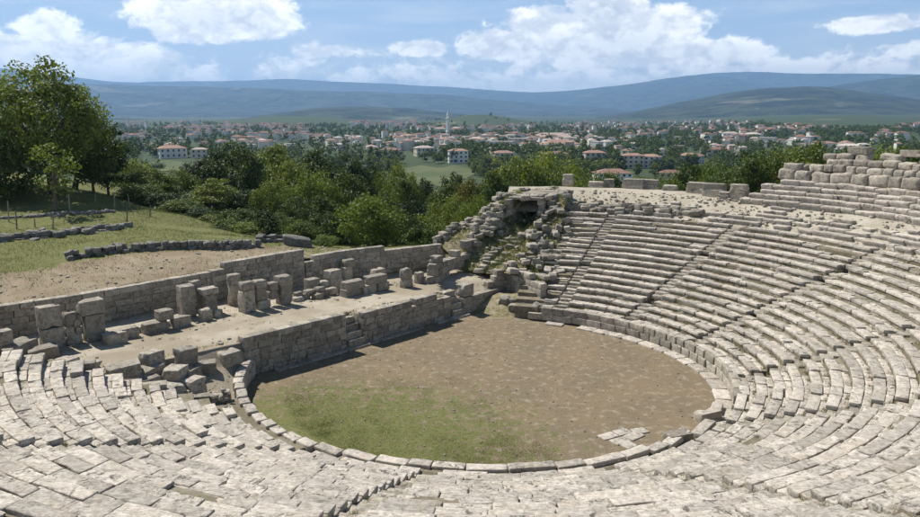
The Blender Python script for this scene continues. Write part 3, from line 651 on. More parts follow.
x, y = SXY(16.75, .12); root = thing('loose_block', 'square block sitting on the end of the stage front wall', 'stone block', (x, y, 1.3)); stone('pier', root, (x, y, 1.66), STAGE_ROT, (1.05, .8, .82), 'stone_block')

# loose blocks between the stage and the left seats
for (u, v, z, w_, h, d_, dr, lab) in [(152, 366, 1.3, .95, .75, .8, .3, 'cube block standing on the dust beside a slightly taller one'), (186, 366, 1.2, .9, .95, .8, .1, 'tallest cube block beyond the tumbled blocks'),
        (125, 380, 1.55, 1.5, .8, .9, -.3, 'long block lying at the head of the seats with a dark end'), (150, 377, 1.4, 1.2, .55, .9, .2, 'flat block amid the tumbled stones'), (176, 383, 1.0, 1.0, .8, .9, .6, 'rounded pitted block amid the tumbled stones'),
        (206, 371, .9, 1.0, .5, .7, -.5, 'dark flat block beside the tall cube block'), (145, 390, 1.4, 1.3, .6, .8, .0, 'tilted block against the upper seat ends'), (170, 395, 1.1, 1.4, .55, .9, -.35, 'slanting long block on the lower seat ends'),
        (194, 391, .8, .9, .65, .8, .2, 'pale cube block nearest the kerb end'), (229, 360, 1.1, 1.0, .5, .9, .0, 'square block at the corner of the stage front wall'), (190, 378, 1.0, 1.0, .5, .8, .4, 'block half hidden behind the pale cube block'),
        (62, 372, 2.2, 1.4, .6, .9, .2, 'block lying at the ruined upper edge of the seats'), (45, 362, 2.4, 1.3, .8, .9, -.2, 'dark block tipped over the ruined edge of seats'), (22, 358, 2.6, 1.3, .9, 1.0, .5, 'block with a flat top near the squat pier'), (88, 372, 1.9, 1.1, .5, .8, .1, 'broken block on the dusty edge of the seats')]:
    for _ in range(14):
        x, y = at_z(u, v, z); a = math.degrees(math.atan2(y-CY, x-CX)); a = a-360 if a > 90 else a; r_ = math.hypot(x-CX, y-CY)
        zg = .70 + max(0, r_-12.3)*.375 if a > END_L else left_z(x, y); z = .5*z + .5*max(zg, .4)
    root = thing('fallen_block', lab, 'stone block', (x, y, z)); stone('pier', root, (x, y, z + h/2 - .12), STAGE_ROT + dr, (w_, d_, h+.24), 'stone_block', .05)
for (u, v, lab) in [(678, 436, 'loose kerb block tipped beside a gap in the kerb'), (708, 414, 'dark cube block left where the kerb breaks off')]:
    x, y = at_z(u, v, .3); root = thing('fallen_block', lab, 'stone block', (x, y, 0)); stone('pier', root, (x, y, .22), g.uniform(.3, .9), (1.15, .62, .5), 'stone_block', .05)
root = thing('floor_slabs', 'small patch of pale paving slabs on the bare orchestra earth', 'paving', (*at_z(628, 436, 0), 0))
for (u, v, L) in [(608, 436, .8), (622, 432, .7), (634, 436, .9), (620, 441, .8), (640, 431, .7), (628, 445, .6)]:
    x, y = at_z(u, v, 0); stone('slab', root, (x, y, -.03), .5 + g.gauss(0, .08), (L, .55, .14), 'slab', .02)

# ------------------------------------------------------------------ ruined mound with the vaulted passage
mound_pts = [(5.7, 50.5, 1.9), (3.9, 54.3, 2.8), (2.2, 54.2, 1.9), (1.0, 56, 1.75), (0, 57.2, 1.8), (-1.9, 60, 3.2), (3.3, 57.6, 3.0), (4.6, 60, 4.0), (5.6, 62, 4.7), (6.4, 64, 4.75), (7.1, 65.6, 4.9), (1.2, 59.2, 3.7), (3, 61.6, 5.2), (4.6, 63.8, 6.6),
             (.8, 62.2, 4.4), (3.5, 64.8, 5.8), (6.2, 67.8, 6.9), (2, 62.2, 4.5), (4.3, 65, 6.2), (5.4, 56.5, 3.5), (6.3, 59, 4.7), (7.3, 60.8, 5.5), (8.0, 62.6, 6.6), (8.8, 65, 7.0), (9.4, 67.4, 7.15), (10.5, 64, 6.8), (6.9, 54, 2.6), (8.2, 58.5, 4.6)]
mound_f = tps(mound_pts)
def build_mound():
    Rb, Mb, Lb, Rt, Lt = map(np.array, ((5.9, 50.6), (2.9, 53.9), (-2.2, 60.3), (10.6, 68.0), (5.9, 69.0)))
    n = 64; V = []
    for i in range(n):
        a = i/(n-1); bot = (1-a)**2*Rb + 2*a*(1-a)*(2*Mb - .5*(Rb+Lb)) + a*a*Lb; tp = Rt*(1-a) + Lt*a
        for j in range(n):
            b = j/(n-1); p = bot*(1-b) + tp*b; z = float(mound_f(p[0], p[1])) + float(wav_near(p[0]*1.6, p[1]*1.6))*.11; 
            z = min(z, 6.95)
            rel = p - np.array([5.55, 61.8]); la = rel @ np.array([.45, .893]); lb = rel @ np.array([.893, -.45])
            if -1.2 < la < 8.5 and abs(lb) < 1.35: z = min(z, 4.35 if la > -.2 else 4.6)
            V.append((p[0], p[1], z))
    struct(obj('mound_ground', mesh('mound_ground', V, grid_faces(n, n)[:, ::-1], M['mound'], True)))
    # earth behind the mound's outer wall
build_mound()
def mz(x, y): return float(mound_f(x, y))
# side walls of the entrance passage
wall('passage_wall', 'stepped ashlar wall at the foot of the ruined mound', 'wall', [(5.9, 50.1), (3.75, 54.1)], lin(.3, .8), lambda q: 2.15 + .95*q, .5, .46, .8, ragged=.1)
wall('passage_wall', 'short wall stepping down beside the ashlar wall of the mound', 'wall', [(3.75, 54.25), (1.9, 53.2)], lin(.8, .8), lambda q: 3.0 - 1.4*q, .6, .44, .75, ragged=.0)
wall('rough_wall', 'rough broken wall with upright blocks rising towards the vaulted passage', 'wall', S((17.3, 4.0), (19.5, 4.6), (23.2, 5.2)) + [(2.9, 61.3)], lin(1.4, 3.6), lambda q: 3.35 + 1.6*max(0, q-.45) + .25*math.sin(q*23), .75, .5, .8, key='pier', ragged=.35, miss=.03, tilt=.03, jit=.06)
# passage: two side walls, back wall and roof slabs
ax = np.array([.45, .893]); nx = np.array([.893, -.45]); o0 = np.array([5.55, 61.8])
def L2(a, b): q = o0 + ax*a + nx*b; return float(q[0]), float(q[1])
root = thing('vaulted_passage', 'dark square-topped passage opening under rubble at the top of the mound', 'passage', (*L2(0, 0), 4.7))
rz = math.atan2(ax[1], ax[0])
for side in (-1, 1):
    for c in range(5):
        s_ = 0.0 if side > 0 else -.2*c - .2
        s_ += .3*(c % 2)
        while s_ < 7.2:
            L = g.uniform(.7, 1.1); x, y = L2(s_+L/2, side*1.3); stone('ashlar', root, (x, y, 4.75 + .45*c), rz, (L*.99, .5, .448), 'stone_block', .008); s_ += L
for k in range(8):
    x, y = L2(.3 + k*.95, 0); stone('pier', root, (x, y, 6.86 + .03*(k % 2)), rz, (.93, 3.1, .24), 'roof_slab', .01)
for c in range(5):
    x, y = L2(7.3, 0); stone('pier', root, (x, y, 4.75 + .47*c), rz, (.5, 3.0, .48), 'stone_block')
# steps climbing to the passage
root = thing('mound_steps', 'worn earth-and-stone steps climbing to the dark passage', 'steps', (3.4, 57.8, 3.0))
for k in range(12):
    q = k/14; x = 2.1 + 3.3*q; y = 55.0 + 6.6*q
    for e in (-.55, .5):
        if g.random() < .75: stone('rubble', root, (x + nx[0]*e + g.gauss(0, .1), y + nx[1]*e + g.gauss(0, .1), mz(x, y) + .02), rz + math.pi/2 + g.gauss(0, .2), (g.uniform(.6, 1.1), g.uniform(.35, .5), .3), 'step', .06)
# ragged walls of stacked fieldstones on both flanks
def stack(name, label, pts, n, layers, key='rubble', spread=.18, size=(.45, .95), z_f=mz, cat='wall', dz=.0):
    P = np.array(pts, float); seg = np.linalg.norm(np.diff(P, axis=0), axis=1); cum = np.r_[0, np.cumsum(seg)]
    mx_, my_ = np.interp(cum[-1]/2, cum, P[:, 0]), np.interp(cum[-1]/2, cum, P[:, 1]); root = thing(name, label, cat, (mx_, my_, z_f(mx_, my_)))
    for k in range(n):
        s_ = cum[-1]*(k + g.random()*.8)/n; x = np.interp(s_, cum, P[:, 0]); y = np.interp(s_, cum, P[:, 1]); i = min(np.searchsorted(cum, s_, 'right')-1, len(seg)-1); d = (P[i+1]-P[i])/seg[i]
        for l in range(g.randint(1, layers)):
            h = g.uniform(.26, .46); xx = x + g.gauss(0, spread); yy = y + g.gauss(0, spread)
            rel = np.array([xx, yy]) - o0; la, lb = rel @ ax, rel @ nx
            if name != 'crown_stones' and -2.2 < la < 8 and abs(lb) < 1.55: continue
            stone(key, root, (xx, yy, z_f(xx, yy) + dz + .08 + l*.32), math.atan2(d[1], d[0]) + g.gauss(0, .35), (g.uniform(*size), g.uniform(.4, .7), h), 'stone', .1)
stack('outer_rubble_wall', 'ragged stepped wall of fieldstones along the outer edge of the mound', [(-1.9, 60.2), (.6, 62.4), (3.4, 65.0), (6.2, 67.6)], 70, 2, size=(.3, .75))
stack('inner_rubble_wall', 'broken stone facing left of the dark passage', [(1.5, 59.6), (3.0, 61.4), (4.2, 62.7)], 46, 3, spread=.55, size=(.3, 1.0))
stack('crown_stones', 'line of stones along the crown above the dark passage', [(3.9, 64.2), (4.9, 63.2), (6.8, 62.4), (8.2, 62.8), (9.4, 65.0)], 50, 1, spread=.40, size=(.3, .8), z_f=lambda x, y: min(max(mz(x, y), 6.86), 7.0))
stack('broken_edge', 'jagged steps of broken blocks between seats and mound steps', [(5.6, 52.6), (5.9, 56), (6.9, 59.4), (7.9, 62.0)], 48, 2, key='rubble', spread=.75, size=(.35, 1.2))
stack('parodos_rubble', 'strip of rough rubble masonry at the entrance beside the orchestra', [(3.0, 51.6), (4.3, 50.4), (5.5, 49.3)], 26, 3, key='rubble', spread=.3, size=(.4, .9), z_f=lambda x, y: .1)
# entrance ground between stage end and seats
n = 26; V = []
for i in range(n):
    for j in range(n):
        a, b = i/(n-1), j/(n-1); p = (1-a)*(1-b)*np.array([.6, 49.6]) + a*(1-b)*np.array([6.6, 46.6]) + (1-a)*b*np.array([1.6, 55.0]) + a*b*np.array([7.6, 51.2])
        V.append((p[0], p[1], -.10 + 1.05*min(1, max(0, b-.22)*2.6) + .08*float(wav_near(p[0]*2, p[1]*2))))
struct(obj('entrance_ground', mesh('entrance_ground', V, grid_faces(n, n), M['mound'], True)))

# ------------------------------------------------------------------ upper seating on the right, rim blocks
root = thing('upper_seating', 'upper tiers with a row of big rounded blocks above the walkway', 'stone seating', (*PXY(31.5, 28), 6.8))
def tier(i0, r_, zt, h, dep, a0, a1, key, Lr, miss=.03, name='seat_stone', tl=.015, jz=.03):
    a = a0
    while a < a1:
        L = g.uniform(*Lr); da = math.degrees(L/r_); mid = a+da/2; a += da
        if g.random() < miss: continue
        x, y = PXY(r_ + dep/2 + g.gauss(0, .05), mid); stone(key, root, (x, y, zt - h/2 + g.gauss(0, jz)), R(mid)+math.pi/2 + g.gauss(0, .03), (L*.98, dep, h), name, tl)
for i in range(5):
    tier(i, 30.0 + .52*i, 7.28 + .36*i, .62, .95, -2, [43.6, 43.4, 42.7, 42.4, 41.8][i] + (0 if i < 2 else -1.2*(i > 3)), 'seat', (.9, 1.9), .02)
tier(0, 32.7, 9.50, .85, 1.0, -2, 40.6, 'boulder', (1.0, 1.7), .02, 'rounded_block', .03, .04)
tier(0, 33.4, 10.00, .60, .9, -2, 39.2, 'boulder', (.7, 1.3), .05, 'stone_block', .03, .04)
tier(0, 33.9, 10.45, .55, .9, -2, 36.2, 'boulder', (.6, 1.2), .08, 'stone_block', .03, .04)
tier(0, 34.3, 10.85, .55, .8, 31.6, 36.0, 'boulder', (.9, 1.5), .0, 'stone_block', .03, .05)
tier(0, 34.4, 11.45, .62, .9, 31.8, 34.2, 'pier', (1.4, 1.7), .0, 'stone_block', .03, .02)
tier(0, 34.4, 10.90, .5, .9, -2, 29.5, 'boulder', (.7, 1.6), .22, 'stone_block', .04, .06)
tier(0, 34.7, 11.40, .5, .9, -2, 25.5, 'pier', (1.2, 1.9), .05, 'stone_block', .03, .04)
tier(0, 33.0, 10.0, .7, .9, 39.2, 41.3, 'boulder', (1.2, 1.5), .0, 'rounded_block', .03, .02)
# core of rubble behind the tiers
V = []; F = []
aa = np.linspace(-4, 40.0, 60); prof = [(31.2, 7.0), (33.0, 8.9), (34.2, 9.6), (35.4, 9.9), (37.5, 6.5), (40, 2.5)]
for a in aa:
    for r_, z_ in prof: x, y = PXY(r_, a); V.append((x, y, z_ + .08*float(wav_near(x, y))))
struct(obj('upper_bank', mesh('upper_bank', V, grid_faces(60, 6)[:, ::-1], M['mound'], True)))
rim = [(568, 184, 1.05, .95, 'single squared block on the bare rim beside the dark passage'), (596, 188, 1.4, .6, 'low pair-like weathered block on the bare rim'), (609, 187, .9, .75, 'rounded weathered block on the bare rim'),
       (633, 190, 1.9, 1.0, 'large two-course block cluster on the rim, wide end'), (649, 190, 1.7, .95, 'flat-topped block adjoining the large cluster on the rim'), (670, 192, 1.2, .6, 'low block just past the large rim cluster'),
       (697, 194, 1.7, 1.0, 'dark squared block starting the pair of rim blocks'), (714, 196, 1.8, 1.05, 'paler squared block finishing the pair of rim blocks'), (739, 199, 1.35, 1.2, 'lone upright block on the rim near the upper tiers'), (725, 198, .9, .5, 'small low block between two big rim blocks')]
for (u, v, w_, h, lab) in rim:
    x, y = at_z(u, v, 7.0); root = thing('rim_block', lab, 'stone block', (x, y, 7.0)); a = math.atan2(y-CY, x-CX)
    stone('pier', root, (x, y, 7.0 + h*.28 - .08), a + math.pi/2, (w_, .95, h*.6 + .1), 'stone_block', .02); stone('pier', root, (x, y, 7.0 + h*.75), a + math.pi/2 + .06, (w_*.96, .9, h*.52), 'stone_block', .02)
# broken masonry strip on the walkway
root = thing('walkway_masonry', 'broken strip of masonry across the walkway above the crumbling wedge', 'ruin', (*PXY(26.5, 62), 6))
for k in range(46):
    a = 48 + 26*(k + g.random())/46; r_ = 26.6 + g.gauss(0, .25) + (.5 if k % 3 == 0 else 0); x, y = PXY(r_, a)
    stone('rubble', root, (x, y, float(deck_z(r_)) + g.uniform(.0, .28)), R(a)+math.pi/2 + g.gauss(0, .3), (g.uniform(.5, 1.1), g.uniform(.4, .7), g.uniform(.3, .5)), 'stone', .08)

# small loose rubble nobody could count
def loose(name, label, n, pos_f, size, mat, seed):
    gg = np.random.default_rng(seed); base = make_block((1, .8, .55), (2, 2, 2), .2, .09, 1, seed, mat); bv = np.array([v.co[:] for v in base.vertices]); bf = np.array([p.vertices[:] for p in base.polygons]); V = []; F = []
    for k in range(n):
        x, y, z = pos_f(gg); s_ = size[0]*(size[1]/size[0])**(gg.random()**1.8); a = gg.uniform(0, 6.28); c, s2 = math.cos(a), math.sin(a); q = bv*np.array([s_*gg.uniform(.7, 1.2), s_*gg.uniform(.7, 1.2), s_*gg.uniform(.7, 1.2)])
        q = np.stack([q[:, 0]*c - q[:, 1]*s2 + x, q[:, 0]*s2 + q[:, 1]*c + y, q[:, 2] + z + s_*.12], 1); F.append(bf + len(V)*len(bv)); V.append(q)
    o = obj(name, mesh(name, np.concatenate(V), np.concatenate(F), mat, True)); tag(o, label, 'rubble', kind='stuff')
def p_deck(gg): r_ = gg.uniform(25.9, 31.5); a = gg.uniform(-5, 80); x, y = PXY(r_, a); return x, y, float(deck_z(r_))
def p_mound(gg):
    while True:
        x, y = gg.uniform(-1, 9), gg.uniform(51, 68)
        if mz(x, y) < 7.6 and (x-5.7) < (y-50)*.32 and (y-60.3) < (x+2.2)*1.05 and y > 53.9 - (x-2.9)*1.1: return x, y, mz(x, y)
def p_stage(gg):
    s_ = gg.uniform(-24, 22); t_ = gg.choice([gg.uniform(.6, 10), gg.normal(.9, .25), gg.normal(6, 1.2)]); t_ = min(max(t_, .5), 9.3); x, y = SXY(s_, t_); return x, y, float(stage_z(s_, t_))
def p_orch(gg):
    while True:
        r_ = 11*math.sqrt(gg.random()); a = gg.uniform(-180, 180); x, y = PXY(r_, a)
        if to_st(x, y)[1] < -.6: return x, y, .012*float(wav_near(x, y))
def p_seats(gg):
    i = gg.integers(0, NROW); a = gg.uniform(-150, 70); r_ = row_r(i, a) + gg.uniform(.5, .82); x, y = PXY(r_, a); return x, y, row_z(i, a) - .04
def p_left(gg): x, y = at_z(gg.uniform(60, 235), gg.uniform(362, 398), 1.2); return x, y, 1.15
loose('loose_rubble', 'scattered small stones strewn over the sandy walkway', 2200, p_deck, (.04, .36), M['rubble'], 1)
loose('loose_rubble', 'small broken stones strewn over the ruined mound', 700, p_mound, (.08, .42), M['rubble'], 2)
loose('loose_rubble', 'small stones scattered over the dusty stage floor', 700, p_stage, (.03, .26), M['rubble'], 3)
def p_terr(gg):
    s_, t_ = gg.uniform(-30, 20), 10.2 + 6*gg.random(); x, y = SXY(s_, t_); return x, y, hz1(x, y)
def hz1(x, y): return float(hill_z(np.array([x]), np.array([y]))[0])
loose('loose_rubble', 'small stones scattered over the dirt terrace behind the stage', 800, p_terr, (.03, .24), M['rubble'], 7)
loose('loose_gravel', 'pale gravel and pebbles scattered over the orchestra earth', 1500, p_orch, (.02, .11), M['rubble'], 4)
loose('loose_rubble', 'chips of stone lying along the seat rows', 1300, p_seats, (.03, .16), M['seat'], 5)
loose('loose_rubble', 'chips and stones around the tumbled blocks beside the stage', 260, p_left, (.05, .3), M['rubble'], 6)
# dry-stone edges behind the stage
def hz1(x, y): return float(hill_z(np.array([x]), np.array([y]))[0])
def trace(pts, z0):  # pixel trace -> plan, iterating on the terrain height
    out = []
    for u, v in pts:
        z = z0
        for _ in range(12): x, y = at_z(u, v, z); z = .5*z + .5*hz1(x, y)
        out.append((x, y))
    return out
stack('dry_stone_wall', 'long low dry-stone edging between dirt terrace and grass', trace([(70, 258), (100, 254), (140, 250), (190, 248), (225, 248), (258, 247)], 4.3), 100, 2, key='rock', spread=.12, size=(.3, .62), z_f=hz1, dz=-.06)
stack('rock_outcrop', 'dark rocky ledge at the lower edge of the green slope', trace([(-30, 246), (0, 240), (25, 238), (60, 234), (85, 232), (128, 228)], 4.8), 80, 2, key='rock', spread=.45, size=(.4, 1.1), z_f=hz1, cat='rocks', dz=-.22)
stack('stone_edge', 'thin broken line of stones across the green slope', trace([(-10, 219), (30, 217), (70, 214), (110, 212)], 5.4), 34, 1, key='rock', spread=.15, size=(.4, .9), z_f=hz1, cat='rocks', dz=-.1)
stack('stone_heap', 'small heap of stones beside the bare sapling', trace([(268, 242), (280, 241)], 3.5), 9, 2, key='rock', spread=.3, size=(.4, .8), z_f=hz1, cat='rocks')
x, y = trace([(298, 246)], 3.4)[0]; root = thing('boulder', 'dark boulder lying on the grass behind the stage wall', 'boulder', (x, y, hz1(x, y))); stone('rock', root, (x, y, hz1(x, y)+.3), .4, (2.2, 1.2, .9), 'stone', .1)

# fence posts on the grass
for (u, v, h) in [(9, 222, 1.7), (70, 212, 1.5), (95, 205, 1.0), (115, 210, 1.6), (130, 208, 1.3), (17, 229, 1.4), (53, 229, 1.3), (127, 222, 1.3), (150, 216, .9), (35, 227, .7)]:
    x, y = trace([(u, v)], 5.3)[0]; z = hz1(x, y)
    ln = .05 if h > 1.4 else .12
    vv = []; ff = []
    for q in range(5):
        zz = (h+.25)*q/4 - .25
        for b in range(6): a = b*math.pi/3; rr_ = .055*(1.1 - .25*q/4); vv.append((rr_*math.cos(a) + g.gauss(0, .006) + ln*zz, rr_*math.sin(a) + g.gauss(0, .006), zz))
    for q in range(4):
        for b in range(6): ff.append((q*6+b, q*6+(b+1) % 6, (q+1)*6+(b+1) % 6, (q+1)*6+b))
    ff.append(tuple(range(24, 30)))
    tag(obj('fence_post', mesh('fence_post', vv, ff, M['wood']), None, (x, y, z), (0, 0, g.uniform(0, 6))), 'weathered wooden fence post standing on the green slope', 'fence post', 'fence posts on the green slope')

# ------------------------------------------------------------------ vegetation
def tube(V, F, p0, p1, r0, r1, n=7):
    p0, p1 = Vector(p0), Vector(p1); d = (p1-p0).normalized(); a = d.orthogonal().normalized(); b = d.cross(a); s0 = len(V)
    for p, r_ in ((p0, r0), (p1, r1)):
        for k in range(n): t = 2*math.pi*k/n; V.append(tuple(p + (a*math.cos(t) + b*math.sin(t))*r_))
    for k in range(n): F.append((s0+k, s0+(k+1) % n, s0+n+(k+1) % n, s0+n+k))
def make_tree(seed, h, cw, trunk_h, leaves, lsize, lobes, shape=1.0, wisp=1.0):
    """crown built from leaf sprays around many branch ends; h total height, cw crown width"""
    gg = np.random.default_rng(seed); TV = []; TF = []
    lean = gg.normal(0, .03*h, 2); mid = (lean[0], lean[1], trunk_h + (h-trunk_h)*.45)
    tube(TV, TF, (0, 0, -.5), (lean[0]*.4, lean[1]*.4, trunk_h), .030*h, .021*h); tube(TV, TF, (lean[0]*.4, lean[1]*.4, trunk_h), mid, .021*h, .010*h)
    cz = trunk_h*.55 + (h-trunk_h*.55)*.52; rz_ = (h-trunk_h*.55)*.50; rx = cw/2
    ends = []
    for k in range(lobes):
        v = gg.normal(0, 1, 3); v /= np.linalg.norm(v); v[2] = v[2]*.9 + .08; rr_ = (.55 + .45*gg.random()**.5)*gg.uniform(.82, 1.08)
        taper = 1.0 if v[2] < 0 else 1 - .28*v[2]*shape
        p = np.array([v[0]*rx*rr_*taper + lean[0], v[1]*rx*rr_*taper + lean[1], cz + v[2]*rz_*rr_]); ends.append(p)
        if k < lobes*.35:
            st = np.array([lean[0]*.6, lean[1]*.6, trunk_h + (p[2]-trunk_h)*gg.uniform(.1, .5)]); tube(TV, TF, tuple(st), tuple(p*.92 + st*.08), .009*h, .003*h, 5)
    per = leaves//lobes; V = []
    for p in ends:
        rad = cw*gg.uniform(.075, .15)*wisp*(12/lobes**.5*.6 + .4); n = per
        v = gg.normal(0, 1, (n, 3)); v /= np.linalg.norm(v, axis=1)[:, None]; q = p + v*(rad*gg.random((n, 1))**.45)*np.array([1.15, 1.15, .75])
        nrm = v*.8 + gg.normal(0, .7, (n, 3)) + np.array([0, 0, .5]); nrm /= np.linalg.norm(nrm, axis=1)[:, None]
        t = np.cross(nrm, gg.normal(0, 1, (n, 3))); t /= np.linalg.norm(t, axis=1)[:, None]; b = np.cross(nrm, t); s_ = lsize*gg.uniform(.6, 1.25, (n, 1))
        V.append(np.stack([q - t*s_*.5, q - b*s_*.32 + nrm*s_*.06, q + t*s_*.5, q + b*s_*.32 + nrm*s_*.06], 1).reshape(-1, 3))
    V = np.concatenate(V); F = np.arange(len(V)).reshape(-1, 4)
    return V, F, TV, TF
def tree_proto(seed, mats, **kw):
    V, F, TV, TF = make_tree(seed, **kw); out = {}
    tr = mesh('trunk', TV, TF, M['bark'], True)
    for mk in mats: out[mk] = mesh('crown', V, F, M[mk])
    return tr, out, kw['h'], kw['cw']
LM = ('leaf_mid', 'leaf_dark', 'leaf_bright', 'leaf_yellow')
TP = {'big': tree_proto(1, LM, h=13, cw=13, trunk_h=2.6, leaves=15000, lsize=.40, lobes=120, shape=.9),
      'round': tree_proto(2, LM, h=10, cw=8, trunk_h=1.8, leaves=7000, lsize=.34, lobes=60, shape=.8), 'round2': tree_proto(3, LM, h=10, cw=7.5, trunk_h=1.6, leaves=7000, lsize=.34, lobes=44, shape=.6),
      'tall': tree_proto(4, LM, h=12, cw=6.5, trunk_h=1.6, leaves=7000, lsize=.34, lobes=60, shape=1.6), 'wide': tree_proto(5, LM, h=9, cw=9.5, trunk_h=1.4, leaves=7500, lsize=.36, lobes=64, shape=.6),
      'bush': tree_proto(6, LM, h=4, cw=5, trunk_h=.3, leaves=5000, lsize=.26, lobes=46, shape=.5), 'bush2': tree_proto(7, LM, h=3.5, cw=4, trunk_h=.3, leaves=3600, lsize=.24, lobes=34, shape=.7),
      'thin': tree_proto(8, LM, h=6, cw=3.4, trunk_h=2.0, leaves=900, lsize=.28, lobes=26, shape=.6), 'sapling': tree_proto(9, ('leaf_mid',), h=4, cw=1.8, trunk_h=1.4, leaves=120, lsize=.14, lobes=16, shape=.5)}
FT = {k: tree_proto(20+k, LM, h=10, cw=[8, 6, 9, 7][k], trunk_h=1.2, leaves=[700, 600, 760, 640][k], lsize=1.15, lobes=[22, 18, 24, 16][k], shape=[.8, 1.6, .5, 1.0][k]) for k in range(4)}
def plant(proto, mk, x, y, z, h, w, label, cat='tree', group=None, name='tree'):
    tr, cr, ph, pw = proto; root = thing(name, label, cat, (x, y, z - .15), g.uniform(0, 6.28), group); sc = (w/pw, w/pw, (h+.15)/ph)
    obj('trunk', tr, root, scale=sc); obj('crown', cr[mk], root, scale=sc); return root
def tree_px(u, d, vtop, wpx, kind, mk, label, cat='tree', group=None, name='tree', zb=None):
    x, y, zt = at_d(u, vtop, d); z = hz1(x, y) if zb is None else zb
    plant(TP[kind], mk, x, y, z, max(zt-z, 1.0), max(wpx*d/FPX, 1.0), label, cat, group, name)
tree_px(38, 82, 66, 98, 'big', 'leaf_mid', 'tallest broad tree on the grassy rise, spreading crown')
tree_px(86, 86, 112, 54, 'wide', 'leaf_mid', 'lower tree leaning out from the tallest broad tree')
tree_px(104, 92, 144, 38, 'round', 'leaf_dark', 'dark rounded tree beyond the lower leaning tree')
tree_px(66, 93, 118, 80, 'round2', 'leaf_dark', 'dark tree behind the tallest broad tree')
tree_px(48, 72, 140, 38, 'thin', 'leaf_bright', 'slender young tree with pale leaves before the tallest tree')
tree_px(2, 80, 140, 60, 'bush', 'leaf_mid', 'dense bush in the shade beside the tallest broad tree', 'bush', name='bush')
tree_px(-30, 88, 95, 90, 'round', 'leaf_mid', 'tree crowding the far flank of the tallest broad tree')
GT = 'trees of the wooded valley'
for (u, d, v, w_, kind, mk) in [(150, 92, 168, 44, 'round', 'leaf_mid'), (178, 94, 170, 46, 'wide', 'leaf_mid'), (196, 100, 160, 42, 'round2', 'leaf_dark'), (205, 104, 156, 40, 'tall', 'leaf_dark'), (232, 100, 142, 62, 'round', 'leaf_dark'), (262, 108, 146, 56, 'round2', 'leaf_mid'),
        (214, 90, 178, 46, 'tall', 'leaf_mid'), (246, 90, 190, 48, 'round', 'leaf_dark'), (288, 104, 160, 54, 'round', 'leaf_mid'), (316, 110, 150, 56, 'round2', 'leaf_dark'), (312, 94, 170, 56, 'wide', 'leaf_bright'), (345, 98, 172, 52, 'round', 'leaf_mid'), (350, 114, 154, 48, 'tall', 'leaf_dark'),
        (374, 124, 164, 42, 'round', 'leaf_dark'), (396, 118, 164, 46, 'wide', 'leaf_mid'), (408, 100, 178, 44, 'round2', 'leaf_mid'), (424, 122, 178, 40, 'round', 'leaf_dark'), (412, 88, 200, 46, 'round', 'leaf_dark'), (442, 112, 184, 48, 'round2', 'leaf_mid'), (452, 96, 196, 52, 'wide', 'leaf_mid'),
        (430, 82, 212, 46, 'round', 'leaf_mid'), (470, 108, 178, 46, 'round', 'leaf_yellow'), (492, 112, 170, 46, 'round2', 'leaf_yellow'), (520, 108, 156, 64, 'round', 'leaf_mid'), (548, 112, 152, 66, 'wide', 'leaf_bright'), (504, 96, 172, 46, 'round2', 'leaf_mid'), (574, 118, 164, 46, 'round', 'leaf_mid'),
        (592, 106, 172, 44, 'wide', 'leaf_bright'), (616, 112, 172, 46, 'round2', 'leaf_mid'), (642, 104, 176, 44, 'round', 'leaf_bright'), (668, 100, 176, 46, 'wide', 'leaf_mid'), (690, 104, 162, 50, 'round', 'leaf_mid'), (716, 100, 164, 50, 'wide', 'leaf_bright'), (742, 96, 158, 54, 'round2', 'leaf_mid'),
        (768, 98, 150, 58, 'round', 'leaf_mid'), (792, 100, 148, 60, 'wide', 'leaf_mid'), (816, 98, 141, 62, 'round', 'leaf_mid'), (842, 104, 146, 54, 'round2', 'leaf_dark'), (862, 108, 150, 50, 'round', 'leaf_mid'), (886, 112, 147, 54, 'wide', 'leaf_bright'), (908, 108, 146, 52, 'round', 'leaf_mid'), (934, 112, 148, 56, 'round2', 'leaf_mid'),
        (270, 88, 182, 46, 'wide', 'leaf_mid'), (296, 84, 196, 40, 'round', 'leaf_dark'), (385, 96, 190, 44, 'round', 'leaf_mid'), (330, 86, 196, 42, 'round2', 'leaf_mid'), (478, 90, 196, 46, 'wide', 'leaf_bright'), (372, 84, 205, 40, 'tall', 'leaf_dark'),
        (130, 100, 160, 40, 'wide', 'leaf_bright'), (455, 130, 172, 40, 'round', 'leaf_dark'), (240, 122, 150, 46, 'tall', 'leaf_mid'), (280, 126, 152, 44, 'round', 'leaf_mid'), (700, 118, 165, 40, 'tall', 'leaf_dark'), (760, 120, 152, 46, 'round2', 'leaf_dark')]:
    lab = {'leaf_mid': 'mid-green', 'leaf_dark': 'dark green', 'leaf_bright': 'bright green', 'leaf_yellow': 'yellowish green'}[mk] + {'round': ' rounded tree', 'round2': ' uneven tree', 'tall': ' tall narrow tree', 'wide': ' broad low tree'}[kind] + ' in the wooded valley below the theatre'
    where = [w_2 for lim, w_2 in ((200, 'near the tallest broad tree'), (250, 'behind the bushes past the bare sapling'), (340, 'deep in the valley behind the bare sapling'), (420, 'behind the big fresh green bush'), (465, 'before the open green field'), (500, 'beside the yellowish trees'), (580, 'rising behind the ruined mound'), (680, 'behind the bare rim near the dark passage'), (758, 'behind the pair of rim blocks'), (9999, 'behind the upper tiers')) if u < lim][0]
    lab = lab.replace('in the wooded valley below the theatre', where)
    tree_px(u, d, v, w_, kind, mk, lab, 'tree', GT)
tree_px(368, 66, 198, 62, 'bush', 'leaf_bright', 'big fresh green bush standing behind the stage wall', 'bush', name='bush')
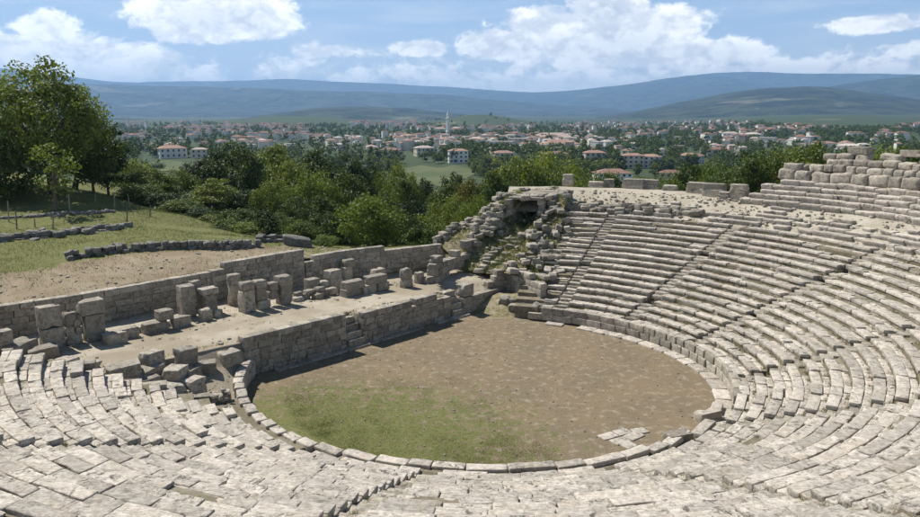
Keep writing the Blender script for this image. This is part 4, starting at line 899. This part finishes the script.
for (u, d, v, w_, kind, mk) in [(236, 74, 210, 42, 'bush', 'leaf_mid'), (214, 76, 216, 34, 'bush2', 'leaf_mid'), (256, 76, 208, 36, 'bush2', 'leaf_dark'), (243, 68, 224, 28, 'bush2', 'leaf_bright'), (300, 72, 222, 36, 'bush', 'leaf_mid'), (325, 74, 215, 40, 'bush', 'leaf_dark'), (405, 72, 216, 40, 'bush', 'leaf_dark'),
        (345, 74, 225, 36, 'bush2', 'leaf_mid'), (420, 70, 226, 36, 'bush2', 'leaf_mid'), (325, 63, 240, 26, 'bush2', 'leaf_bright'), (180, 80, 200, 44, 'bush', 'leaf_mid'), (160, 82, 192, 40, 'bush2', 'leaf_dark'), (140, 84, 185, 40, 'bush', 'leaf_mid'), (197, 78, 208, 36, 'bush', 'leaf_dark'), (440, 74, 226, 40, 'bush', 'leaf_mid'), (228, 69, 232, 26, 'bush2', 'leaf_mid'), (280, 76, 214, 34, 'bush2', 'leaf_mid')]:
    tree_px(u, d, v, w_, kind, mk, {'leaf_mid': 'mid-green', 'leaf_dark': 'dark green', 'leaf_bright': 'bright green'}[mk] + (' wide' if kind == 'bush' else ' small') + ' bush ' + ('below the tallest broad tree' if u < 200 else 'by the grass edge before the bare sapling' if u < 270 else 'behind the dark boulder' if u < 350 else 'beyond the big fresh green bush'), 'bush', 'bushes along the valley edge', 'bush')
tree_px(265, 62, 214, 16, 'sapling', 'leaf_mid', 'bare grey sapling standing on the grass behind the stage wall', 'sapling', name='sapling')

for (x, y, w_, h, lab) in ((4.3, 62.7, 1.7, 1.0, 'small shrub rooted in the masonry beside the dark passage'), (3.0, 61.9, 1.3, .8, 'low shrub on the broken facing of the mound'), (4.9, 63.6, 1.5, .9, 'shrub growing on the crown above the dark passage'), (2.2, 62.6, 1.4, .7, 'low shrub on the grassy strip of the mound')):
    plant(TP['bush2'], 'leaf_mid', x, y, min(mz(x, y), 6.9) + .15, h, w_, lab, 'shrub', None, 'shrub')
# grass as uncountable blades
def blades(name, label, n, pos_f, h, mat, seed, per=6, spread=.06):
    gg = np.random.default_rng(seed); C = np.array([pos_f(gg) for _ in range(n)]); C = np.repeat(C, per, 0); C[:, :2] += gg.normal(0, spread, (len(C), 2)); m_ = len(C); a = gg.uniform(0, 6.28, m_); hh = h*gg.uniform(.5, 1.3, m_); w_ = h*.10
    t = np.stack([np.cos(a), np.sin(a), 0*a], 1); ln = gg.normal(0, .35, (m_, 2))*hh[:, None]
    tip = C + np.stack([ln[:, 0], ln[:, 1], hh], 1); V = np.stack([C - t*w_, C + t*w_, tip], 1).reshape(-1, 3)
    tag(obj(name, mesh(name, V, np.arange(len(V)).reshape(-1, 3), mat)), label, 'grass', kind='stuff')
gcl = np.random.default_rng(77); CL = []
while len(CL) < 620:
    if gcl.random() < .45: a = gcl.uniform(-178, -72); r_ = float(kerb_r(a)) - .35 - abs(gcl.normal(0, 1.5)); x, y = PXY(r_, a)
    else: x, y = gcl.normal(-4.5, 4.6), gcl.normal(31.0, 4.2)
    if math.hypot(x-CX, y-CY) < kerb_r(max(-180, min(80, math.degrees(math.atan2(y-CY, x-CX))))) - .45 and to_st(x, y)[1] < -.5: CL.append((x, y, gcl.uniform(.12, .62)))
def p_turf(gg):
    while True:
        x, y, q = CL[int(gg.integers(0, len(CL)))]; x += gg.normal(0, q); y += gg.normal(0, q)
        if math.hypot(x-CX, y-CY) < 10.45 and to_st(x, y)[1] < -.35: return x, y, 0
blades('orchestra_grass', 'patchy green grass growing on the near part of the orchestra', 13000, p_turf, .045, M['grass'], 3, 5, .12)
def p_weed(gg):
    i = gg.integers(0, NROW); a = gg.uniform(-152, 74); r_ = row_r(i, a) + gg.uniform(.66, .84); x, y = PXY(r_, a)
    return x, y, row_z(i, a) - .05
blades('joint_weeds', 'dry weeds sprouting from the joints of the seat rows', 1700, p_weed, .15, M['dry'], 4, 14, .07)
def p_hillg(gg):
    while True:
        s_, t_ = gg.uniform(-45, 22), (gg.uniform(15, 52) if gg.random() < .93 else gg.uniform(10, 15))
        x, y = SXY(s_, t_)
        if mnoise.noise(Vector((x*.25, y*.25, 0))) > -.25 and math.hypot(x, y) < 95: return x, y, 0
def fix_z(f):
    def q(gg): x, y, _ = f(gg); return x, y, 0
    return q
gg = np.random.default_rng(8); pts = np.array([p_hillg(gg) for _ in range(20000)]); pts[:, 2] = hill_z(pts[:, 0], pts[:, 1]); it = iter(pts.tolist())
blades('slope_grass', 'rough green grass covering the slope behind the stage', 20000, lambda q: next(it), .13, M['grass'], 5, 6, .22)
gg = np.random.default_rng(9); pts2 = [p_mound(gg) for _ in range(2200)]; it2 = iter(pts2)
def p_stw(gg):
    x, y, z = p_stage(gg); s_, t_ = map(float, to_st(x, y))
    if gg.random() < .6: t_ = float(gg.choice([gg.normal(9.2, .15), gg.normal(.75, .2), gg.normal(5.0, .2)])); x, y = SXY(s_, t_)
    return x, y, float(stage_z(s_, t_))
blades('stage_weeds', 'dry weeds along the foot of the stage walls and piers', 600, p_stw, .13, M['dry'], 12, 9, .10)
blades('mound_weeds', 'green and dry tufts of grass on the ruined mound', 2200, lambda q: next(it2), .22, M['grass'], 6, 9, .16)

# ------------------------------------------------------------------ the town on the plain
def hip_roof(): return mesh('roof', [(-.53, -.53, 0), (.53, -.53, 0), (.53, .53, 0), (-.53, .53, 0), (-.22, 0, 1), (.22, 0, 1), (-.53, -.53, -.12), (.53, -.53, -.12), (.53, .53, -.12), (-.53, .53, -.12)],
                            [(0, 1, 5, 4), (1, 2, 5), (2, 3, 4, 5), (3, 0, 4), (6, 7, 1, 0), (7, 8, 2, 1), (8, 9, 3, 2), (9, 6, 0, 3), (9, 8, 7, 6)], M['roof'])
def box_me(mat): return mesh('wall', [(-.5, -.5, 0), (.5, -.5, 0), (.5, .5, 0), (-.5, .5, 0), (-.5, -.5, 1), (.5, -.5, 1), (.5, .5, 1), (-.5, .5, 1)], [(0, 1, 5, 4), (1, 2, 6, 5), (2, 3, 7, 6), (3, 0, 4, 7), (4, 5, 6, 7), (3, 2, 1, 0)], mat)
roof_me = hip_roof(); roof2_me = hip_roof(); roof2_me.materials.clear(); roof2_me.materials.append(M['roof_pale'])
flat_me = box_me(M['roof_pale']); wall_me = {k: box_me(M['wall_'+k]) for k in ('white', 'cream', 'pink')}; pane_me = box_me(M['pane'])
def pz(x, y): return float(plain_z(np.array([x]), np.array([y]))[0])
def house(x, y, rz, w_, d_, h, col, roof, label, windows=0, storeys=2, group=None, name='house', cat='house'):
    z = pz(x, y); root = thing(name, label, cat, (x, y, z-.4), rz, group)
    wl_ = obj('wall', wall_me[col], root, scale=(w_, d_, h+.4))
    if roof == 'flat': obj('roof', flat_me, root, (0, 0, h+.42), scale=(w_*1.04, d_*1.04, .5))
    else: obj('roof', roof_me if roof == 'red' else roof2_me, root, (0, 0, h+.5), scale=(w_, d_, min(w_, d_)*.18))
    if windows:
        for fl in range(storeys):
            zz = .4 + (fl+.34)*h/storeys
            for k in range(windows): obj('window', pane_me, root, (w_*((k+.5)/windows - .5), -d_/2 - .02, zz), scale=(min(1.5, w_/windows*.5), .12, h/storeys*.46))
            for k in range(max(1, windows//2)): obj('window', pane_me, root, (-w_/2 - .02, d_*((k+.5)/max(1, windows//2) - .5), zz), scale=(.12, 1.3, h/storeys*.46)); obj('window', pane_me, root, (w_/2 + .02, d_*((k+.5)/max(1, windows//2) - .5), zz), scale=(.12, 1.3, h/storeys*.46))
    return root
def on_plain(u, v):
    z = -26.5
    for _ in range(8): x, y = at_z(u, v, z); z = pz(x, y)
    return x, y
CN = {'white': 'white', 'cream': 'cream', 'pink': 'faded pink'}
for (u, v, wpx, hpx, col, roof, win, st_, lab) in [(172, 158, 24, 9, 'white', 'red', 5, 2, 'wide white house by the green field with a dark tree beside it'), (200, 158, 14, 8, 'cream', 'pale', 3, 2, 'small cream building next to the wide white house'), (70+320, 158, 20, 8, 'cream', 'red', 4, 2, 'cream house with red roof beyond the valley trees'),
        (424, 156, 18, 8, 'cream', 'pale', 4, 2, 'pale two-storey house at the far edge of the field'), (458, 163, 19, 12, 'white', 'red', 4, 3, 'white three-storey house with red hip roof at the field edge'), (503, 162, 20, 9, 'cream', 'red', 4, 2, 'cream house with red roof just past the yellowish trees'),
        (502, 150, 24, 8, 'white', 'flat', 5, 2, 'long white flat-roofed block behind the red-roofed houses'), (518, 147, 18, 8, 'cream', 'flat', 4, 3, 'cream flat-roofed block adjoining the long white one'), (552, 142, 44, 4, 'white', 'pale', 9, 1, 'very long low white hall on the plain'),
        (560, 151, 36, 7, 'white', 'red', 8, 2, 'long white terrace with a red roof'), (556, 163, 22, 9, 'cream', 'red', 4, 2, 'cream house with red roof close behind the mound trees'), (594, 165, 20, 12, 'cream', 'red', 4, 3, 'tall cream house with red roof and dark tree beside it'),
        (578, 174, 16, 6, 'white', 'red', 3, 1, 'low white house with red roof among near bushes'), (612, 182, 34, 9, 'white', 'red', 6, 2, 'broad near house with a long red roof behind the rim'), (632, 168, 20, 12, 'cream', 'red', 4, 3, 'tall cream house next to another red roof'), (650, 168, 20, 11, 'white', 'red', 4, 3, 'white house with red roof next to the tall cream one'),
        (690, 163, 22, 7, 'white', 'red', 5, 2, 'white house with red roof at the wooded edge'), (672, 178, 24, 5, 'pink', 'red', 4, 1, 'low pink house with a red roof behind the rim bushes'), (730, 140, 14, 6, 'white', 'pale', 4, 3, 'white apartment block on the wooded rise'), (752, 142, 14, 7, 'white', 'pale', 4, 3, 'second white apartment block on the wooded rise'),
        (766, 146, 16, 6, 'cream', 'red', 4, 2, 'cream block below the white apartment blocks'), (716, 157, 18, 7, 'cream', 'red', 4, 2, 'cream house with red roof before the wooded rise')]:
    x, y = on_plain(u, v); d = math.hypot(x, y); house(x, y, -math.atan2(x, y) + g.uniform(-.35, .35), wpx*d/FPX, wpx*d/FPX*.62, hpx*d/FPX, col, roof, lab, win, st_)
# the rest of the town: countable houses, look-alikes share a label
def town_sample():
    while True:
        if g.random() < .62: u, v = g.uniform(125, 500), 123.5 + 30*g.random()**2.0
        else: u, v = g.uniform(480, 930), 123.5 + 34*g.random()**1.8
        if v > 148 and g.random() < .6: continue
        if 415 < u < 505 and v < 129: continue
        if mnoise.noise(Vector((u*.022, v*.16, 3.3))) < -.02: continue
        return u, v
HS = []
for k in range(1250):
    u, v = town_sample(); x, y = on_plain(u, v); HS.append((math.hypot(x, y), x, y, u, v))
HS.sort(); bx_V = []; bx_F = []; rf_V = []; rf_F = []
wv = np.array([v.co[:] for v in wall_me['white'].vertices]); wf = [tuple(p.vertices) for p in wall_me['white'].polygons]; rv = np.array([v.co[:] for v in roof_me.vertices]); rfc = [tuple(p.vertices) for p in roof_me.polygons]
for k, (d, x, y, u, v) in enumerate(HS):
    w_ = g.uniform(7, 11.5)*(2.0 if g.random() < .08 else 1); d_ = min(w_*g.uniform(.65, .95), 11); h = g.choice((5.5, 6, 7.5, 8.5, 10)); rz_ = g.uniform(0, 3.14); col = g.choice(('white', 'white', 'white', 'cream', 'cream', 'pink')); roof = g.choice(('red', 'red', 'red', 'pale', 'pale', 'flat', 'flat'))
    if k < 290: house(x, y, rz_, w_, d_, h, col, roof, f'{"low" if h < 7 else "tall" if h > 8 else "two-storey"} {CN[col]} house with {dict(red="red tiled", pale="pale tiled", flat="flat")[roof]} roof ' + ('beyond the wide white house' if u < 260 else 'below the low green hills' if u < 400 else 'around the minaret' if u < 500 else 'around the very long white hall' if u < 620 else 'on the wooded plain behind the rim'), 0, 2, 'small town houses')
    else:
        c, s2 = math.cos(rz_), math.sin(rz_); z = pz(x, y)
        for src, fc, VV, FF, sc, dz in ((wv, wf, bx_V, bx_F, (w_, d_, h), 0), (rv, rfc, rf_V, rf_F, (w_, d_, min(w_, d_)*.18), h+.5)):
            b = len(VV); q = src*np.array(sc); VV.extend(np.stack([q[:, 0]*c - q[:, 1]*s2 + x, q[:, 0]*s2 + q[:, 1]*c + y, q[:, 2] + z + dz], 1).tolist()); FF.extend([tuple(i+b for i in f) for f in fc])
far = thing('far_town', 'distant dense cluster of pale houses with reddish roofs below the hills', 'town'); far['kind'] = 'stuff'
o = obj('walls', mesh('walls', bx_V, bx_F, M['wall_white']), far); o['kind'] = 'stuff'; o = obj('roofs', mesh('roofs', rf_V, rf_F, M['roof']), far); o['kind'] = 'stuff'
# white minaret with its building
x, y = on_plain(448, 136); d = math.hypot(x, y); root = thing('minaret', 'slender white minaret rising above the distant town', 'tower', (x, y, pz(x, y)))
def lathe(prof, n=12):
    V = [(r_*math.cos(2*math.pi*k/n), r_*math.sin(2*math.pi*k/n), z) for r_, z in prof for k in range(n)]; F = [(i*n+k, i*n+(k+1) % n, (i+1)*n+(k+1) % n, (i+1)*n+k) for i in range(len(prof)-1) for k in range(n)]; return V, F
k_ = 24*d/FPX/36
for nm, pr in (('shaft', [(2.6, 0), (2.6, 6), (1.9, 8), (1.8, 24)]), ('balcony', [(1.8, 24), (2.9, 25), (2.9, 26.2), (1.5, 26.3), (1.5, 30)]), ('spire', [(1.8, 30), (.9, 33), (.05, 37)])):
    V, F = lathe(pr); obj(nm, mesh(nm, V, F, M['wall_white']), root, scale=(k_*1.25, k_*1.25, k_))
for (u, v, wpx, hpx, lab) in [(440, 134, 12, 5, 'white public building beside the minaret'), (456, 133, 8, 5, 'white block just past the minaret')]:
    x, y = on_plain(u, v); d = math.hypot(x, y); house(x, y, -math.atan2(x, y), wpx*d/FPX, wpx*d/FPX*.6, hpx*d/FPX, 'white', 'pale', lab, 0)
# trees of the plain
TS = []
for k in range(2900):
    if g.random() < .35: u, v = g.uniform(-20, 940), 123 + 16*g.random()
    else: u, v = g.uniform(-20, 940), 126 + 52*g.random()**1.35
    x, y = on_plain(u, v); d = math.hypot(x, y)
    if d < 300: continue
    if 135 < u < 245 and 160 < v < 176: continue                   # open field
    if 400 < u < 470 and 164 < v < 186: continue                   # open field
    TS.append((d, x, y))
for (u0, u1, v0, v1, n) in ((425, 510, 119, 126, 150), (640, 930, 122, 135, 260), (560, 720, 128, 150, 120), (480, 640, 150, 172, 60), (0, 140, 126, 160, 120)):
    for k in range(n): x, y = on_plain(g.uniform(u0, u1), g.uniform(v0, v1)); TS.append((math.hypot(x, y), x, y))
TS = [t for t in TS if t[0] < 9000]; TS.sort(); FV = []; nq = {k: (np.array([v.co[:] for v in FT[k][1]['leaf_mid'].vertices]).reshape(-1, 4, 3)) for k in FT}
ggp = np.random.default_rng(31)
LBL = {0: 'rounded', 1: 'narrow', 2: 'spreading', 3: 'uneven'}
for k, (d, x, y) in enumerate(TS):
    q = int(ggp.integers(0, 4)); h = float(ggp.uniform(6, 11)); mk = ['leaf_dark', 'leaf_mid', 'leaf_mid'][int(ggp.integers(0, 3))]
    if k < 290: plant(FT[q], mk, x, y, pz(x, y), h, FT[q][3]*h/10*1.05, f'{LBL[q]} {"dark" if mk == "leaf_dark" else "mid"}-green tree on the plain ' + ('beyond the tallest broad tree' if x/y < -.3 else 'around the open green field' if x/y < 0 else 'around the red-roofed houses behind the mound' if x/y < .27 else 'beyond the upper tiers'), 'tree', 'trees on the plain')
    else:
        src = nq[q]; keep = ggp.choice(len(src), max(26, int(130*min(1, 900/d))), replace=False); s_ = h/10; big = min(2.6, (130/len(keep))**.5*1.9)
        qd = src[keep]; c_ = qd.mean(1, keepdims=True); qd = c_ + (qd-c_)*big; FV.append((qd.reshape(-1, 3)*s_*1.1 + np.array([x, y, pz(x, y)])))
FV = np.concatenate(FV); tag(obj('far_trees', mesh('far_trees', FV, np.arange(len(FV)).reshape(-1, 4), M['leaf_mid'])), 'dark green trees scattered through the distant town and plain', 'trees', kind='stuff')

# ------------------------------------------------------------------ air
hx = 19500; bx = [(-hx, -400, -45), (hx, -400, -45), (hx, 21500, -45), (-hx, 21500, -45), (-hx, -400, 840), (hx, -400, 840), (hx, 21500, 840), (-hx, 21500, 840)]
m = bpy.data.materials.new('haze_air'); m.use_nodes = True; nt = NT(m.node_tree); nt.n.clear()
pv = nt.add('ShaderNodeVolumePrincipled', {'Color': C3(.35, .62, 1.0), 'Density': 8e-5, 'Anisotropy': .2})
nt.l.new(pv.outputs[0], nt.add('ShaderNodeOutputMaterial').inputs['Volume'])
o = obj('haze', mesh('haze', bx, [(3, 2, 1, 0), (4, 5, 6, 7), (0, 1, 5, 4), (1, 2, 6, 5), (2, 3, 7, 6), (3, 0, 4, 7)], m)); o['kind'] = 'stuff'
tag(o, 'pale bluish haze hanging over the plain and hills', 'haze', kind='stuff')
